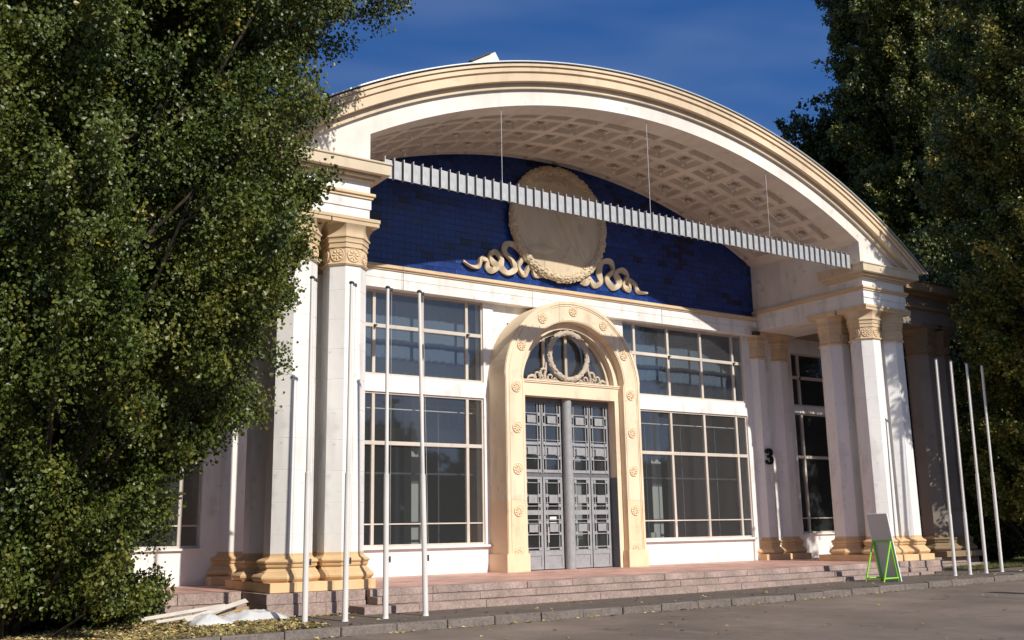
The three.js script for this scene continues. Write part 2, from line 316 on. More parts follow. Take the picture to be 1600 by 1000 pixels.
// --- side walls of the porch and the clusters' entablatures
const mir = (g, s) => { if (s > 0) return g; g = g.clone(); g.scale(-1, 1, 1); const p = g.attributes.position, n = g.attributes.normal, u = g.attributes.uv; // swap winding
  for (let i = 0; i < p.count; i += 3) for (const at of [p, n, u]) for (let k = 0; k < at.itemSize; k++) { const a = at.array[(i + 1) * at.itemSize + k]; at.array[(i + 1) * at.itemSize + k] = at.array[(i + 2) * at.itemSize + k]; at.array[(i + 2) * at.itemSize + k] = a; }
  return g; };
for (const s of [-1, 1]) {
  const q = (x0, x1, ...r) => mir(bx(x0, x1, ...r), s);
  mesh('porch_side_wall', [q(W, W + 0.6, 8.14, 9.8, -0.3, D - 0.66), q(W + 0.02, 10.3, 8.14, 8.8, -0.3, D - 0.2)], M.whiteOld, P);
  const e = group('entablature', P);
  mesh('architrave', [q(W, 10.3, 7.46, 7.80, 0.02, D - 1.3), q(W, 10.3, 7.58, 7.80, D - 1.3, D), q(W - 0.025, 10.325, 7.80, 8.02, -0.02, D + 0.025)], M.white, e);
  mesh('moulding', [q(W - 0.06, 10.36, 8.02, 8.07, -0.04, D + 0.06), q(W - 0.1, 10.4, 8.07, 8.14, -0.06, D + 0.1, 0.012)], M.tan, e);
  mesh('frieze', q(W - 0.004, 10.304, 8.14, 8.42, D - 1.2, D + 0.004), M.white, e);
  mesh('cornice', [q(W - 0.08, 10.38, 8.40, 8.46, 3.3, D + 0.08), q(W - 0.18, 10.48, 8.46, 8.53, 3.26, D + 0.18, 0.02), q(W - 0.33, 10.66, 8.53, 8.75, 3.2, D + 0.33), q(W - 0.36, 10.69, 8.75, 8.80, 3.18, D + 0.36, 0.012)], M.creamOld, e);
  // wing entablature
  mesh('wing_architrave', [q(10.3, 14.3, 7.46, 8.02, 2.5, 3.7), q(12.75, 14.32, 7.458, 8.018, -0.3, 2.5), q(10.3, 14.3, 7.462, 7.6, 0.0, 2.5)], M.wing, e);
  mesh('wing_moulding', q(10.3, 14.4, 8.02, 8.14, -0.3, 3.8, 0.01), M.wingTanShaded, e);
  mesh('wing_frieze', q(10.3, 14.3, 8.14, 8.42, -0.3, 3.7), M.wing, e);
  mesh('wing_cornice', [q(10.3, 14.5, 8.42, 8.54, -0.3, 3.9), q(10.3, 14.65, 8.54, 8.82, -0.3, 4.1)], M.wingTanShaded, e);
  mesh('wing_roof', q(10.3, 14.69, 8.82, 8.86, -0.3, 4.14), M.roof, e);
}
// --- columns: octagonal, base + shaft + capital + rosettes
const oct = (prof) => { const k = 1 / Math.cos(Math.PI / 8); const g = new THREE.LatheGeometry(prof.map(([r, y]) => new THREE.Vector2(r * k, y)), 8, Math.PI / 8); return fin(g); };
const arcp = (r0, y0, r1, y1, b, n = 5) => Array.from({ length: n + 1 }, (_, i) => { const t = i / n; return [r0 + (r1 - r0) * t + b * Math.sin(Math.PI * t), y0 + (y1 - y0) * t]; });
const baseG = oct([[0.3, 0.175], [0.565, 0.176], ...arcp(0.565, 0.18, 0.565, 0.345, 0.06), [0.55, 0.35], [0.545, 0.37], ...arcp(0.54, 0.375, 0.495, 0.455, -0.02), [0.52, 0.46], [0.525, 0.50], [0.51, 0.505], ...arcp(0.51, 0.51, 0.51, 0.60, 0.04, 4), [0.48, 0.605], ...arcp(0.475, 0.61, 0.432, 0.70, -0.015, 4), [0.43, 0.71]]);
const shaftProf = [[0.43, 0.70]]; { for (let y = 1.05; y < 6.5; y += 0.62) { const r = 0.43 - 0.012 * (y - 0.7) / 5.8; shaftProf.push([r, y - 0.006], [r - 0.006, y], [r, y + 0.006]); } shaftProf.push([0.418, 6.56]); }
const shaftG = oct(shaftProf);
const capG = oct([[0.418, 6.54], [0.45, 6.545], ...arcp(0.45, 6.55, 0.45, 6.60, 0.018, 3), [0.425, 6.605], [0.428, 6.92], [0.455, 6.925], [0.455, 6.955], [0.44, 6.96], [0.445, 7.03], [0.465, 7.035], [0.465, 7.07], [0.455, 7.075], [0.47, 7.14], [0.492, 7.145], [0.492, 7.18], ...arcp(0.475, 7.185, 0.545, 7.42, -0.03, 6), [0.3, 7.43]]);
const abacusG = fin(merge([bx(-0.54, 0.54, 7.42, 7.50, -0.54, 0.54), bx(-0.56, 0.56, 7.50, 7.58, -0.56, 0.56, 0.01)]));
function rosette(r, t = 0.028, n = 8) {
  const l = [], disc = new THREE.CylinderGeometry(r, r * 1.04, t * 0.5, 24); disc.rotateX(Math.PI / 2); disc.translate(0, 0, t * 0.25); l.push(fin(disc));
  const rim = new THREE.TorusGeometry(r * 0.95, r * 0.07, 5, 24); rim.translate(0, 0, t * 0.5); l.push(fin(rim, true));
  for (let i = 0; i < n; i++) { const p = new THREE.SphereGeometry(1, 7, 5); p.scale(r * 0.35, r * 0.16, t * 0.7); p.translate(r * 0.52, 0, t * 0.45); p.rotateZ(i / n * Math.PI * 2); l.push(fin(p, true)); }
  const c = new THREE.SphereGeometry(r * 0.2, 8, 6); c.scale(1, 1, 0.5); c.translate(0, 0, t * 0.5); l.push(fin(c, true));
  return merge(l);
}
const rosS = rosette(0.145, 0.035);
function column(x, z, faces, engaged, wing = false) {
  const c = group(engaged ? 'pilaster' : 'column', P, x, 0, z);
  mesh('shaft', shaftG, wing ? M.wing : M.white, c); mesh('base', baseG, wing ? M.wingTanShaded : M.ochre, c); mesh('capital', [capG, abacusG], wing ? M.wingTanShaded : M.tan, c);
  for (const f of faces) { const m = mesh('rosette', rosS, wing ? M.wingTanShaded : M.tan, c), a = f * Math.PI / 4; m.position.set(Math.sin(a) * 0.425, 6.765, Math.cos(a) * 0.425); m.rotation.y = a; }
}
for (const s of [-1, 1]) {
  for (const x of s < 0 ? [8.60, 9.71] : [8.78, 9.88]) { column(s * x, 4.10, [-2, -1, 0, 1], false); column(s * x, 2.95, [-2, -1, 0], false); column(s * (x - 0.35), -0.2, [-1, 0, 1], true); }
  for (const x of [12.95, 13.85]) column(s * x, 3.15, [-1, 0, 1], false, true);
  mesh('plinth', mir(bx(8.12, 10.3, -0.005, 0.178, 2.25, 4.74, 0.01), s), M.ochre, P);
  mesh('plinth', mir(bx(12.33, 14.39, -0.005, 0.178, 2.5, 3.82, 0.01), s), M.wingTanShaded, P);
  mesh('plinth', mir(bx(7.85, 10.0, -0.005, 0.178, 0.02, 0.42, 0.01), s), M.ochre, P);
}
// --- the front arch and its cornice
function ringShape(r0, r1, yMin) {
  const s = new THREE.Shape(), n = 96, x1 = Math.sqrt(r1 * r1 - (yMin - YC) ** 2), x0 = Math.sqrt(r0 * r0 - (yMin - YC) ** 2), a1 = Math.asin(x1 / r1), a0 = Math.asin(x0 / r0);
  for (let i = 0; i <= n; i++) { const a = -a1 + 2 * a1 * i / n; s[i ? 'lineTo' : 'moveTo'](Math.sin(a) * r1, YC + Math.cos(a) * r1); }
  for (let i = 0; i <= n; i++) { const a = a0 - 2 * a0 * i / n; s.lineTo(Math.sin(a) * r0, YC + Math.cos(a) * r0); }
  return s;
}
const ring = (r0, r1, z0, z1, y = 8.80) => { const g = new THREE.ExtrudeGeometry(ringShape(r0, r1, y), { depth: z1 - z0, bevelEnabled: false }); g.translate(0, 0, z0); return fin(g); };
{
  const s = new THREE.Shape(), n = 90, r1 = 17.66, xo = Math.sqrt(r1 * r1 - (8.8 - YC) ** 2), a1 = Math.asin(xo / r1), a0 = Math.asin(W / R);
  for (let i = 0; i <= n; i++) { const a = -a1 + 2 * a1 * i / n; s[i ? 'lineTo' : 'moveTo'](Math.sin(a) * r1, YC + Math.cos(a) * r1); }
  s.lineTo(W, 8.80);
  for (let i = 0; i <= n; i++) { const a = a0 - 2 * a0 * i / n; s.lineTo(Math.sin(a) * R, YC + Math.cos(a) * R); }
  s.lineTo(-W, 8.80);
  const g = new THREE.ExtrudeGeometry(s, { depth: 0.66, bevelEnabled: false }); g.translate(0, 0, D - 0.66);
  mesh('arch_face', fin(g), M.whiteOld, P);
  const c = group('arch_cornice', P);
  mesh('bed_mould', ring(17.58, 17.74, 3.6, 4.66), M.creamOld, c);
  mesh('corona', ring(17.72, 17.90, 3.6, 4.81), M.cream, c);
  mesh('fillet', ring(17.895, 17.955, 3.6, 4.785), M.cream, c);
  mesh('cyma', ring(17.95, 18.055, 3.6, 4.84), M.cream, c);
  mesh('cornice_gap', ring(18.05, 18.07, 3.6, 4.815), M.creamOld, c);
  mesh('top_fillet', ring(18.065, 18.125, 3.6, 4.885), M.cream, c);
  mesh('roof_felt', ring(18.122, 18.165, 3.6, 4.84), M.roof, P);
  mesh('roof_edge', ring(18.163, 18.19, 3.6, 4.92), M.roofEdge, P);
  mesh('roof_shell', ring(17.58, 18.1, -24, 3.7, 8.6), M.roof, P);
}
// --- coffered vault
{
  const v = group('coffered_vault', P), RZ = (z) => R + (3.9 - z) * 0.043;
  const dA = 3.42 * Math.PI / 180, half = (0.82 / R) / 2, rows = [[3.05, 0.74], [2.07, 0.74], [1.09, 0.74], [3.76, 0.28], [0.36, 0.24]];
  const zs = [-0.1], cells = rows.map(([z, d]) => [z - d / 2, z + d / 2]).sort((a, b) => a[0] - b[0]);
  const zb = [-0.05]; for (const [a, b] of cells) zb.push(a, b); zb.push(D - 0.655);
  const ang = []; for (let k = -8; k < 8; k++) { const c = (k + 0.5) * dA; ang.push([c - half, c + half]); }
  const aEnd = Math.asin(W / R) + 0.001, ab = [-aEnd]; for (const [a, b] of ang) ab.push(a, b); ab.push(aEnd);
  const pos = [], uv = [], idx = [], pt = (a, z, r = RZ(z)) => { pos.push(Math.sin(a) * r, YC + Math.cos(a) * r, z); uv.push(a * R, z); return pos.length / 3 - 1; };
  for (let i = 0; i < ab.length - 1; i++) for (let j = 0; j < zb.length - 1; j++) {
    if (i % 2 === 1 && j % 2 === 1) continue;
    const n = Math.max(1, Math.round((ab[i + 1] - ab[i]) / 0.03));
    for (let k = 0; k < n; k++) { const a = ab[i] + (ab[i + 1] - ab[i]) * k / n, b = ab[i] + (ab[i + 1] - ab[i]) * (k + 1) / n; const p = [pt(a, zb[j]), pt(b, zb[j]), pt(b, zb[j + 1]), pt(a, zb[j + 1])]; idx.push(p[0], p[1], p[2], p[0], p[2], p[3]); }
  }
  const g = new THREE.BufferGeometry(); g.setAttribute('position', new THREE.Float32BufferAttribute(pos, 3)); g.setAttribute('uv', new THREE.Float32BufferAttribute(uv, 2)); g.setIndex(idx); g.computeVertexNormals();
  mesh('ribs', g.toNonIndexed(), M.soffit, v);
  // coffer in its own frame: y up into the vault, walls taper, ring and pendant hang down
  const pan = (w, d, full) => {
    const h = 0.15, l = [], i = 0.03, q = (a, b, c, e) => { const gg = new THREE.BufferGeometry(); gg.setAttribute('position', new THREE.Float32BufferAttribute([...a, ...b, ...c, ...a, ...c, ...e], 3)); l.push(fin(gg)); };
    const x = w / 2, z = d / 2, X = x - i, Z = z - i;
    q([-x, 0, -z], [x, 0, -z], [X, h, -Z], [-X, h, -Z]); q([x, 0, z], [-x, 0, z], [-X, h, Z], [X, h, Z]); q([-x, 0, z], [-x, 0, -z], [-X, h, -Z], [-X, h, Z]); q([x, 0, -z], [x, 0, z], [X, h, Z], [X, h, -Z]);
    q([-X, h, -Z], [X, h, -Z], [X, h, Z], [-X, h, Z]);
    if (full) {
      const t = new THREE.TorusGeometry(0.235, 0.036, 6, 20); t.rotateX(Math.PI / 2); t.translate(0, h - 0.012, 0); l.push(fin(t, true));
      const t2 = new THREE.TorusGeometry(0.14, 0.022, 5, 16); t2.rotateX(Math.PI / 2); t2.translate(0, h - 0.012, 0); l.push(fin(t2, true));
      const p = new THREE.LatheGeometry([[0.0, -0.15], [0.045, -0.13], [0.065, -0.08], [0.05, -0.03], [0.095, 0.0], [0.11, 0.04], [0.06, 0.07], [0.08, h]].map((e) => new THREE.Vector2(...e)), 8); l.push(fin(p, true));
    } else { const t = new THREE.TorusGeometry(0.1, 0.022, 5, 14); t.rotateX(Math.PI / 2); t.scale(1, 1, 0.7); t.translate(0, h - 0.01, 0); l.push(fin(t, true)); }
    return merge(l);
  };
  const full = pan(0.82, 0.74, true), slim = pan(0.82, 0.28, false), slimB = pan(0.82, 0.24, false);
  for (let k = -8; k < 8; k++) for (const [z, d] of rows) {
    const a = (k + 0.5) * dA, m = mesh('coffer', d > 0.5 ? full : d > 0.26 ? slim : slimB, M.soffit, v);
    m.position.set(Math.sin(a) * (RZ(z) - 0.002), YC + Math.cos(a) * (RZ(z) - 0.002), z); m.rotation.order = 'ZXY'; m.rotation.z = -a; m.rotation.x = 0.043;
  }
}
// --- windows
function windowBay(x0, x1, xs, y0, y1, ys, rail, parent = P, zo = 0) {
  const g = group('window', parent), bars = [], bw = 0.043;
  bars.push(bx(x0, x0 + 0.05, y0, y1, -0.1 + zo, 0.01 + zo), bx(x1 - 0.05, x1, y0, y1, -0.1 + zo, 0.01 + zo), bx(x0 + 0.05, x1 - 0.05, y0, y0 + 0.06, -0.1 + zo, 0.012 + zo), bx(x0 + 0.05, x1 - 0.05, y1 - 0.05, y1, -0.1 + zo, 0.012 + zo));
  for (const x of xs) bars.push(bx(x - bw, x + bw, y0 + 0.06, y1 - 0.05, -0.09 + zo, 0.005 + zo, 0.006));
  for (const y of ys) bars.push(bx(x0 + 0.05, x1 - 0.05, y - 0.05, y + 0.05, -0.095 + zo, 0.014 + zo, 0.008));
  if (rail) bars.push(bx(x0 + 0.05, x1 - 0.05, rail - 0.017, rail + 0.017, -0.03 + zo, -0.008 + zo));
  mesh('frame', bars, M.frame, g);
  const X = [x0, ...xs, x1], Y = [y0, ...ys, y1];
  for (let i = 0; i < X.length - 1; i++) for (let j = 0; j < Y.length - 1; j++) {
    const s = new THREE.PlaneGeometry(X[i + 1] - X[i] - 0.05, Y[j + 1] - Y[j] - 0.06); s.rotateX(rr(-0.004, 0.004)); s.rotateY(rr(-0.004, 0.004)); s.translate((X[i] + X[i + 1]) / 2, (Y[j] + Y[j + 1]) / 2, -0.045 + zo); mesh('pane', fin(s), M.glass, g);
  }
  if (ys.length) { const br = []; for (const x of xs.filter((_, i) => i % 2 === 1 || xs.length < 3)) br.push(bx(x - 0.02, x + 0.06, ys[0] - 0.02, ys[0] + 0.015, 0.014 + zo, 0.07 + zo), bx(x - 0.018, x + 0.014, ys[0] - 0.1, ys[0] - 0.02, 0.014 + zo, 0.04 + zo)); if (br.length && !rail) mesh('bracket', br, M.dark, g); }
  return g;
}
for (const s of [-1, 1]) {
  const o = (l) => l.map((x) => s * x).sort((a, b) => a - b), [a, b] = o([2.53, 7.75]), [c, d] = o([10.15, 12.5]);
  windowBay(a, b, o([3.03, 4.42, 5.85, 7.30]), 5.045, 7.30, [6.35], 0);
  windowBay(a, b, o([3.03, 4.42, 5.85, 7.30]), 0.715, 4.62, [3.31], 1.28);
  windowBay(c, d, o([10.6, 12.05]), 5.1, 6.95, [6.1], 0, P, -0.06);
  windowBay(c, d, o([10.6, 12.05]), 0.80, 4.85, [3.35], 1.3, P, -0.06);
}
// --- inside the hall
{
  const h = [];
  h.push(bx(-8.3, 8.3, -0.3, -0.02, -16, -0.36), bx(-8.3, 8.3, 7.6, 7.75, -16, -0.36), bx(-8.5, -8.3, -0.3, 7.75, -16, -0.36), bx(8.3, 8.5, -0.3, 7.75, -16, -0.36));
  for (let i = 0; i < 5; i++) h.push(bx(-8.3 + i * 3.46 - 0.6, -8.3 + i * 3.46 + 0.6, 0, 7.6, -16.2, -16));
  h.push(bx(-8.3, 8.3, 3.4, 7.6, -16.22, -16.02), bx(-8.3, 8.3, -0.3, 0.9, -16.22, -16.02), bx(-8.3, -3.1, 0.9, 3.4, -16.24, -16.04), bx(-2.5, 8.3, 0.9, 3.4, -16.24, -16.04));
  mesh('hall_column', [-6.4, -2.9, 2.9, 6.4].flatMap((x) => [-3.2, -7.5].map((z) => bx(x - 0.22, x + 0.22, -0.02, 7.6, z - 0.22, z + 0.22))), M.insideLight, P);
  mesh('hall_gallery', [bx(-8.2, 8.2, 4.3, 4.75, -9.6, -9.3), bx(-8.2, 8.2, 4.75, 4.79, -9.4, -9.36), ...Array.from({ length: 33 }, (_, i) => bx(-8.1 + i * 0.5, -8.06 + i * 0.5, 4.79, 5.6, -9.4, -9.36)), bx(-8.2, 8.2, 5.6, 5.66, -9.42, -9.34)], M.insideLight, P);
  mesh('display_stand', [bx(3.0, 4.6, 0, 1.05, -2.6, -1.9, 0.02), bx(4.9, 5.3, 0, 0.92, -2.2, -1.7, 0.02), bx(-5.6, -4.9, 0, 1.0, -4.2, -3.4, 0.02)], M.insideLight, P);
  mesh('carton', bx(-1.35, -1.0, 0.35, 0.82, -0.6, -0.2, 0.01), M.wood, P); mesh('carton', bx(-1.4, -0.9, 0.0, 0.35, -0.65, -0.2, 0.01), M.wood, P);
  for (const s of [-1, 1]) { const q = (...r) => mir(bx(...r), s); h.push(q(8.5, 14, -0.3, -0.03, -8, -0.36), q(8.5, 14, 7.46, 7.75, -8, -0.36), q(13.8, 14, -0.3, 7.5, -8, -0.36), q(8.5, 14, -0.3, 7.5, -8.2, -8)); }
  mesh('hall_interior', h, M.inside, P);
  for (const s of [-1, 1]) {
    const [a, b] = s > 0 ? [2.5, 7.9] : [-7.9, -2.5], g = new THREE.PlaneGeometry(b - a, 2.35, 160, 6), p = g.attributes.position;
    for (let i = 0; i < p.count; i++) { const x = p.getX(i); p.setZ(i, 0.008 * Math.sin(x * 26 + Math.sin(x * 5) * 2) + 0.012 * Math.sin(x * 5)); if (p.getY(i) < -1.1) p.setY(i, p.getY(i) + 0.05 * Math.sin(x * 22)); }
    g.translate((a + b) / 2, 6.22, -0.5); g.computeVertexNormals(); mesh('curtain', fin(g, true), M.curtain, P);
    mesh('curtain_rail', bx(a, b, 4.235, 4.26, -0.42, -0.40), M.frame, P);
    mesh('inner_frame', [bx(a, b, 2.55, 2.6, -0.46, -0.42), ...[0.22, 0.5, 0.78].map((t) => bx(a + (b - a) * t, a + (b - a) * t + 0.035, 0.1, 4.6, -0.5, -0.46))], M.curtainDark, P);
  }
}
// --- portal
{
  const g = group('portal', P), yc = 5.06, ro = 2.40, ri = 1.80, po = 2.375, pi = 1.755, zf = 0.886;
  const archShape = (r0, r1, w0, w1, y0) => {
    const s = new THREE.Shape(), n = 40; s.moveTo(-w1, y0);
    for (let i = 0; i <= n; i++) { const a = Math.PI - Math.PI * i / n; s.lineTo(Math.cos(a) * (i === 0 || i === n ? w1 : r1), yc + Math.sin(a) * r1); }
    s.lineTo(w1, y0); s.lineTo(w0, y0);
    for (let i = 0; i <= n; i++) { const a = Math.PI * i / n; s.lineTo(Math.cos(a) * (i === 0 || i === n ? w0 : r0), yc + Math.sin(a) * r0); }
    s.lineTo(-w0, y0); return s;
  };
  const ex = (s, z0, z1, b = 0) => { const q = new THREE.ExtrudeGeometry(s, { depth: z1 - z0 - (b ? b : 0), bevelEnabled: b > 0, bevelThickness: b, bevelSize: b, bevelOffset: -b, bevelSegments: 2 }); q.translate(0, 0, z0); return fin(q); };
  mesh('surround', ex(archShape(ri, ro, pi, po, 1.85), 0.0, zf, 0.012), M.portal, g);
  mesh('outer_moulding', [ex(archShape(2.245, 2.265, 2.235, 2.255, 1.85), zf - 0.02, zf + 0.016), ex(archShape(2.30, 2.385, 2.285, 2.36, 1.85), zf - 0.02, zf + 0.022)], M.portal, g);
  mesh('inner_moulding', ex(archShape(1.835, 1.86, 1.80, 1.82, 1.85), zf - 0.02, zf + 0.012), M.portal, g);
  mesh('inner_arch', ex(archShape(1.62, 1.81, 1.66, 1.765, 5.12), 0.1, 0.64), M.portal, g);
  mesh('inner_arch_fillet', ex(archShape(1.50, 1.63, 1.55, 1.67, 5.12), 0.1, 0.46), M.creamOld, g);
  for (const s of [-1, 1]) {
    const q = (...r) => mir(bx(...r), s);
    mesh('lower_jamb', [q(pi, po, 0.45, 1.85, 0.0, zf, 0.008), q(2.235, 2.255, 0.45, 1.85, zf - 0.01, zf + 0.016), q(2.285, 2.36, 0.45, 1.85, zf - 0.01, zf + 0.022)], M.portalLow, g);
    mesh('jamb_plinth', q(1.70, 2.43, -0.01, 0.46, -0.01, zf + 0.05, 0.012), M.portalLow, g);
    mesh('inner_jamb', q(1.59, 1.77, -0.01, 5.13, 0.1, 0.67), M.portal, g);
  }
  mesh('lintel', [bx(-1.59, 1.59, 4.70, 5.06, 0.12, 0.668), bx(-1.78, 1.78, 5.06, 5.10, 0.1, 0.70, 0.008), bx(-1.79, 1.79, 5.10, 5.14, 0.1, 0.72, 0.01)], M.portal, g);
  const rs = rosette(0.15, 0.055, 9), spots = [[0, 7.166]];
  for (const s of [-1, 1]) spots.push([s * 1.094, 6.859], [s * 1.825, 6.038], [s * 2.02, 4.878], [s * 2.02, 3.778], [s * 2.02, 2.677], [s * 2.02, 1.577], [s * 2.02, 0.50]);
  for (const [x, y] of spots) { const m = mesh('rosette', rs, y < 1.85 ? M.portalRose : M.portalRose, g); m.position.set(x, y, zf - 0.004); }
  // lunette
  const lg = new THREE.Shape(); lg.absarc(0, yc + 0.07, 1.6, 0, Math.PI); const pg = new THREE.ShapeGeometry(lg, 40); pg.translate(0, 0, 0.40); mesh('lunette_pane', fin(pg), M.glass, g);
  mesh('lunette_bar', [-0.78, 0, 0.78].map((x) => bx(x - 0.045, x + 0.045, 5.14, x ? 6.40 : 6.62, 0.42, 0.49, 0.008)), M.stucco, g);
  const wr = []; const tor = new THREE.TorusGeometry(0.665, 0.075, 8, 60); tor.translate(0, 5.91, 0.60);
  { const p = tor.attributes.position; for (let i = 0; i < p.count; i++) { const x = p.getX(i), y = p.getY(i), n = 0.02 * noise.noise(x * 14, y * 14, p.getZ(i) * 14) + 0.012 * noise.noise(x * 31, y * 31, 5); const dx = x, dy = y - 5.91, L = Math.hypot(dx, dy); p.setXYZ(i, x + dx / L * n, y + dy / L * n, p.getZ(i) + n); } tor.computeVertexNormals(); }
  wr.push(fin(tor, true));
  for (let i = 0; i < 90; i++) { const a = rr(0, 6.283), t = rr(-0.6, 2.6), l = new THREE.SphereGeometry(1, 5, 4); l.scale(0.05, 0.026, 0.018); l.rotateZ(a + 1.57 + rr(-0.5, 0.5)); l.translate(Math.cos(a) * (0.665 + 0.07 * Math.cos(t)), 5.91 + Math.sin(a) * (0.665 + 0.07 * Math.cos(t)), 0.60 + 0.07 * Math.abs(Math.sin(t))); wr.push(fin(l, true)); }
  mesh('wreath', wr, M.stucco, g);
  for (const s of [-1, 1]) {
    const l = [], curl = (x, y, r, turn, dir, th) => { const pts = [], n = 22; for (let i = 0; i <= n; i++) { const a = turn + dir * i / n * 5.2, q = r * (1 - 0.62 * i / n); pts.push(V(s * (x + Math.cos(a) * q), y + Math.sin(a) * q, 0.54 + 0.02 * i / n)); } l.push(tube(pts, pts.map((_, i) => th * (1 - 0.35 * i / n)), 6)); };
    curl(0.84, 5.40, 0.14, -1.2, 1, 0.045); curl(1.06, 5.31, 0.10, -1.0, 1, 0.038); curl(0.62, 5.27, 0.10, -0.9, 1, 0.036); curl(0.95, 5.23, 0.07, 3.6, -1, 0.032); curl(0.45, 5.20, 0.07, -0.6, 1, 0.03); curl(1.24, 5.21, 0.10, 0.2, 1, 0.032);
    l.push(tube([V(s * 0.78, 5.16, 0.53), V(s * 0.82, 5.30, 0.54), V(s * 0.76, 5.52, 0.53), V(s * 0.74, 5.70, 0.53)], [0.03, 0.05, 0.04, 0.015], 6));
    l.push(tube([V(s * 1.42, 5.16, 0.53), V(s * 1.36, 5.25, 0.55), V(s * 1.22, 5.27, 0.54), V(s * 1.05, 5.17, 0.53)], [0.012, 0.04, 0.045, 0.02], 6));
    l.push(tube([V(s * 0.3, 5.18, 0.53), V(s * 0.7, 5.19, 0.53), V(s * 1.4, 5.17, 0.53)], [0.03, 0.035, 0.02], 6));
    mesh('scroll_ornament', l, M.stucco, g);
  }
}
// --- the metal and glass doors
{
  const g = group('entrance_door', P), z = 0.34;
  mesh('door_pillar', [cyl(0.15, 0.15, 2.56, 0, 0.0, z + 0.1, 24), cyl(0.142, 0.142, 2.14, 0, 2.56, z + 0.1, 24), cyl(0.156, 0.156, 0.03, 0, 2.55, z + 0.1, 24)], M.door, g);
  mesh('door_lining', [bx(-1.60, 1.60, 4.55, 4.72, 0.1, z + 0.02), bx(1.52, 1.6, 0, 4.7, 0.1, z + 0.01), bx(-1.6, -1.52, 0, 4.7, 0.1, z + 0.01), bx(-0.17, 0.17, 0, 4.7, 0.15, z - 0.02), bx(-1.6, 1.6, 2.50, 2.60, 0.14, z + 0.012), bx(1.574, 1.592, 0.0, 2.5, z, 0.665)], M.doorDark, g);
  const leaves = [[-1.52, -0.86], [-0.83, -0.17], [0.17, 0.83], [0.86, 1.52]];
  const plate = (x0, x1, y, m, q) => {
    const cx = (x0 + x1) / 2, w = (x1 - x0) * 0.22, l = [bx(cx - w, cx + w, y - 0.105, y + 0.105, z + 0.03, z + 0.055, 0.006)];
    for (const sx of [-1, 1]) for (const sy of [-1, 1]) l.push(bx(cx + sx * w - 0.012, cx + sx * w + 0.012, y + sy * 0.085 - 0.012, y + sy * 0.085 + 0.012, z + 0.05, z + 0.062));
    mesh('plate', l, m, q);
  };
  const squares = (x0, x1, y, l) => { for (const s of [-1, 1]) { const cx = s < 0 ? x0 + 0.075 : x1 - 0.075; l.push(bx(cx - 0.045, cx + 0.045, y - 0.045, y + 0.045, z + 0.028, z + 0.046, 0.005)); } };
  leaves.forEach(([x0, x1], i) => {
    // fixed grille above
    const up = [], ys = [2.60, 2.72, 3.40, 3.56, 3.66, 3.93, 4.22, 4.55];
    const vb = (a, y0, y1, w = 0.014, l) => l.push(bx(a - w, a + w, y0, y1, z - 0.005, z + 0.03));
    for (const a of [x0 + 0.02, x1 - 0.02]) vb(a, 2.6, 4.55, 0.02, up);
    for (const a of [x0 + 0.115, x1 - 0.115]) vb(a, 2.6, 4.55, 0.012, up);
    for (const [a, b] of [[2.62, 2.70], [3.38, 3.46], [3.515, 3.53], [2.99, 3.012], [3.92, 3.942], [4.245, 4.267], [3.94, 3.96]]) up.push(bx(x0, x1, a, b, z, z + 0.026));
    for (const y of [3.03, 3.43, 3.95, 4.23, 2.66]) squares(x0, x1, y, up);
    mesh('door_grille', up, M.door, g); plate(x0, x1, 3.22, M.door, g); plate(x0, x1, 4.09, M.door, g);
    mesh('grille_back', bx(x0, x1, 3.1, 3.34, z - 0.008, z + 0.004), M.door, g);
    // leaf
    const lo = []; for (const a of [x0 + 0.035, x1 - 0.035]) vb(a, 0.02, 2.50, 0.035, lo);
    for (const a of [x0 + 0.135, x1 - 0.135]) vb(a, 0.46, 2.45, 0.011, lo);
    for (const [a, b] of [[0.38, 0.52], [2.44, 2.50], [2.33, 2.35], [1.995, 2.015], [1.47, 1.60], [1.70, 1.72], [1.33, 1.35], [0.93, 0.955], [0.575, 0.60], [0.02, 0.08], [1.24, 1.255], [1.79, 1.805]]) lo.push(bx(x0 + 0.05, x1 - 0.05, a, b, z, z + 0.026));
    lo.push(bx(x0 + 0.05, x1 - 0.05, 0.05, 0.40, z - 0.02, z + 0.008));
    for (const y of [2.38, 1.99, 1.72, 1.27, 0.96, 0.56]) squares(x0 + 0.04, x1 - 0.04, y, lo);
    mesh('door_leaf', lo, M.door, g); plate(x0, x1, 1.89, M.door, g); plate(x0, x1, 1.11, M.door, g);
    const p = new THREE.PlaneGeometry(x1 - x0 - 0.02, 4.2); p.translate((x0 + x1) / 2, 2.5, z - 0.012); mesh('door_pane', fin(p), M.glass, g);
    if (i === 1) { mesh('handle', [cyl(0.014, 0.014, 0.42, x0 + 0.10, 0.72, z + 0.10, 8), bx(x0 + 0.09, x0 + 0.11, 0.76, 0.79, z + 0.02, z + 0.10), bx(x0 + 0.09, x0 + 0.11, 1.06, 1.09, z + 0.02, z + 0.10)], M.poleWhite, g); mesh('paper_notice', [bx(-0.60, -0.38, 1.31, 1.42, z - 0.008, z - 0.004), bx(-0.60, -0.38, 1.19, 1.27, z - 0.008, z - 0.004)], M.boardEdge, g); }
  });
}
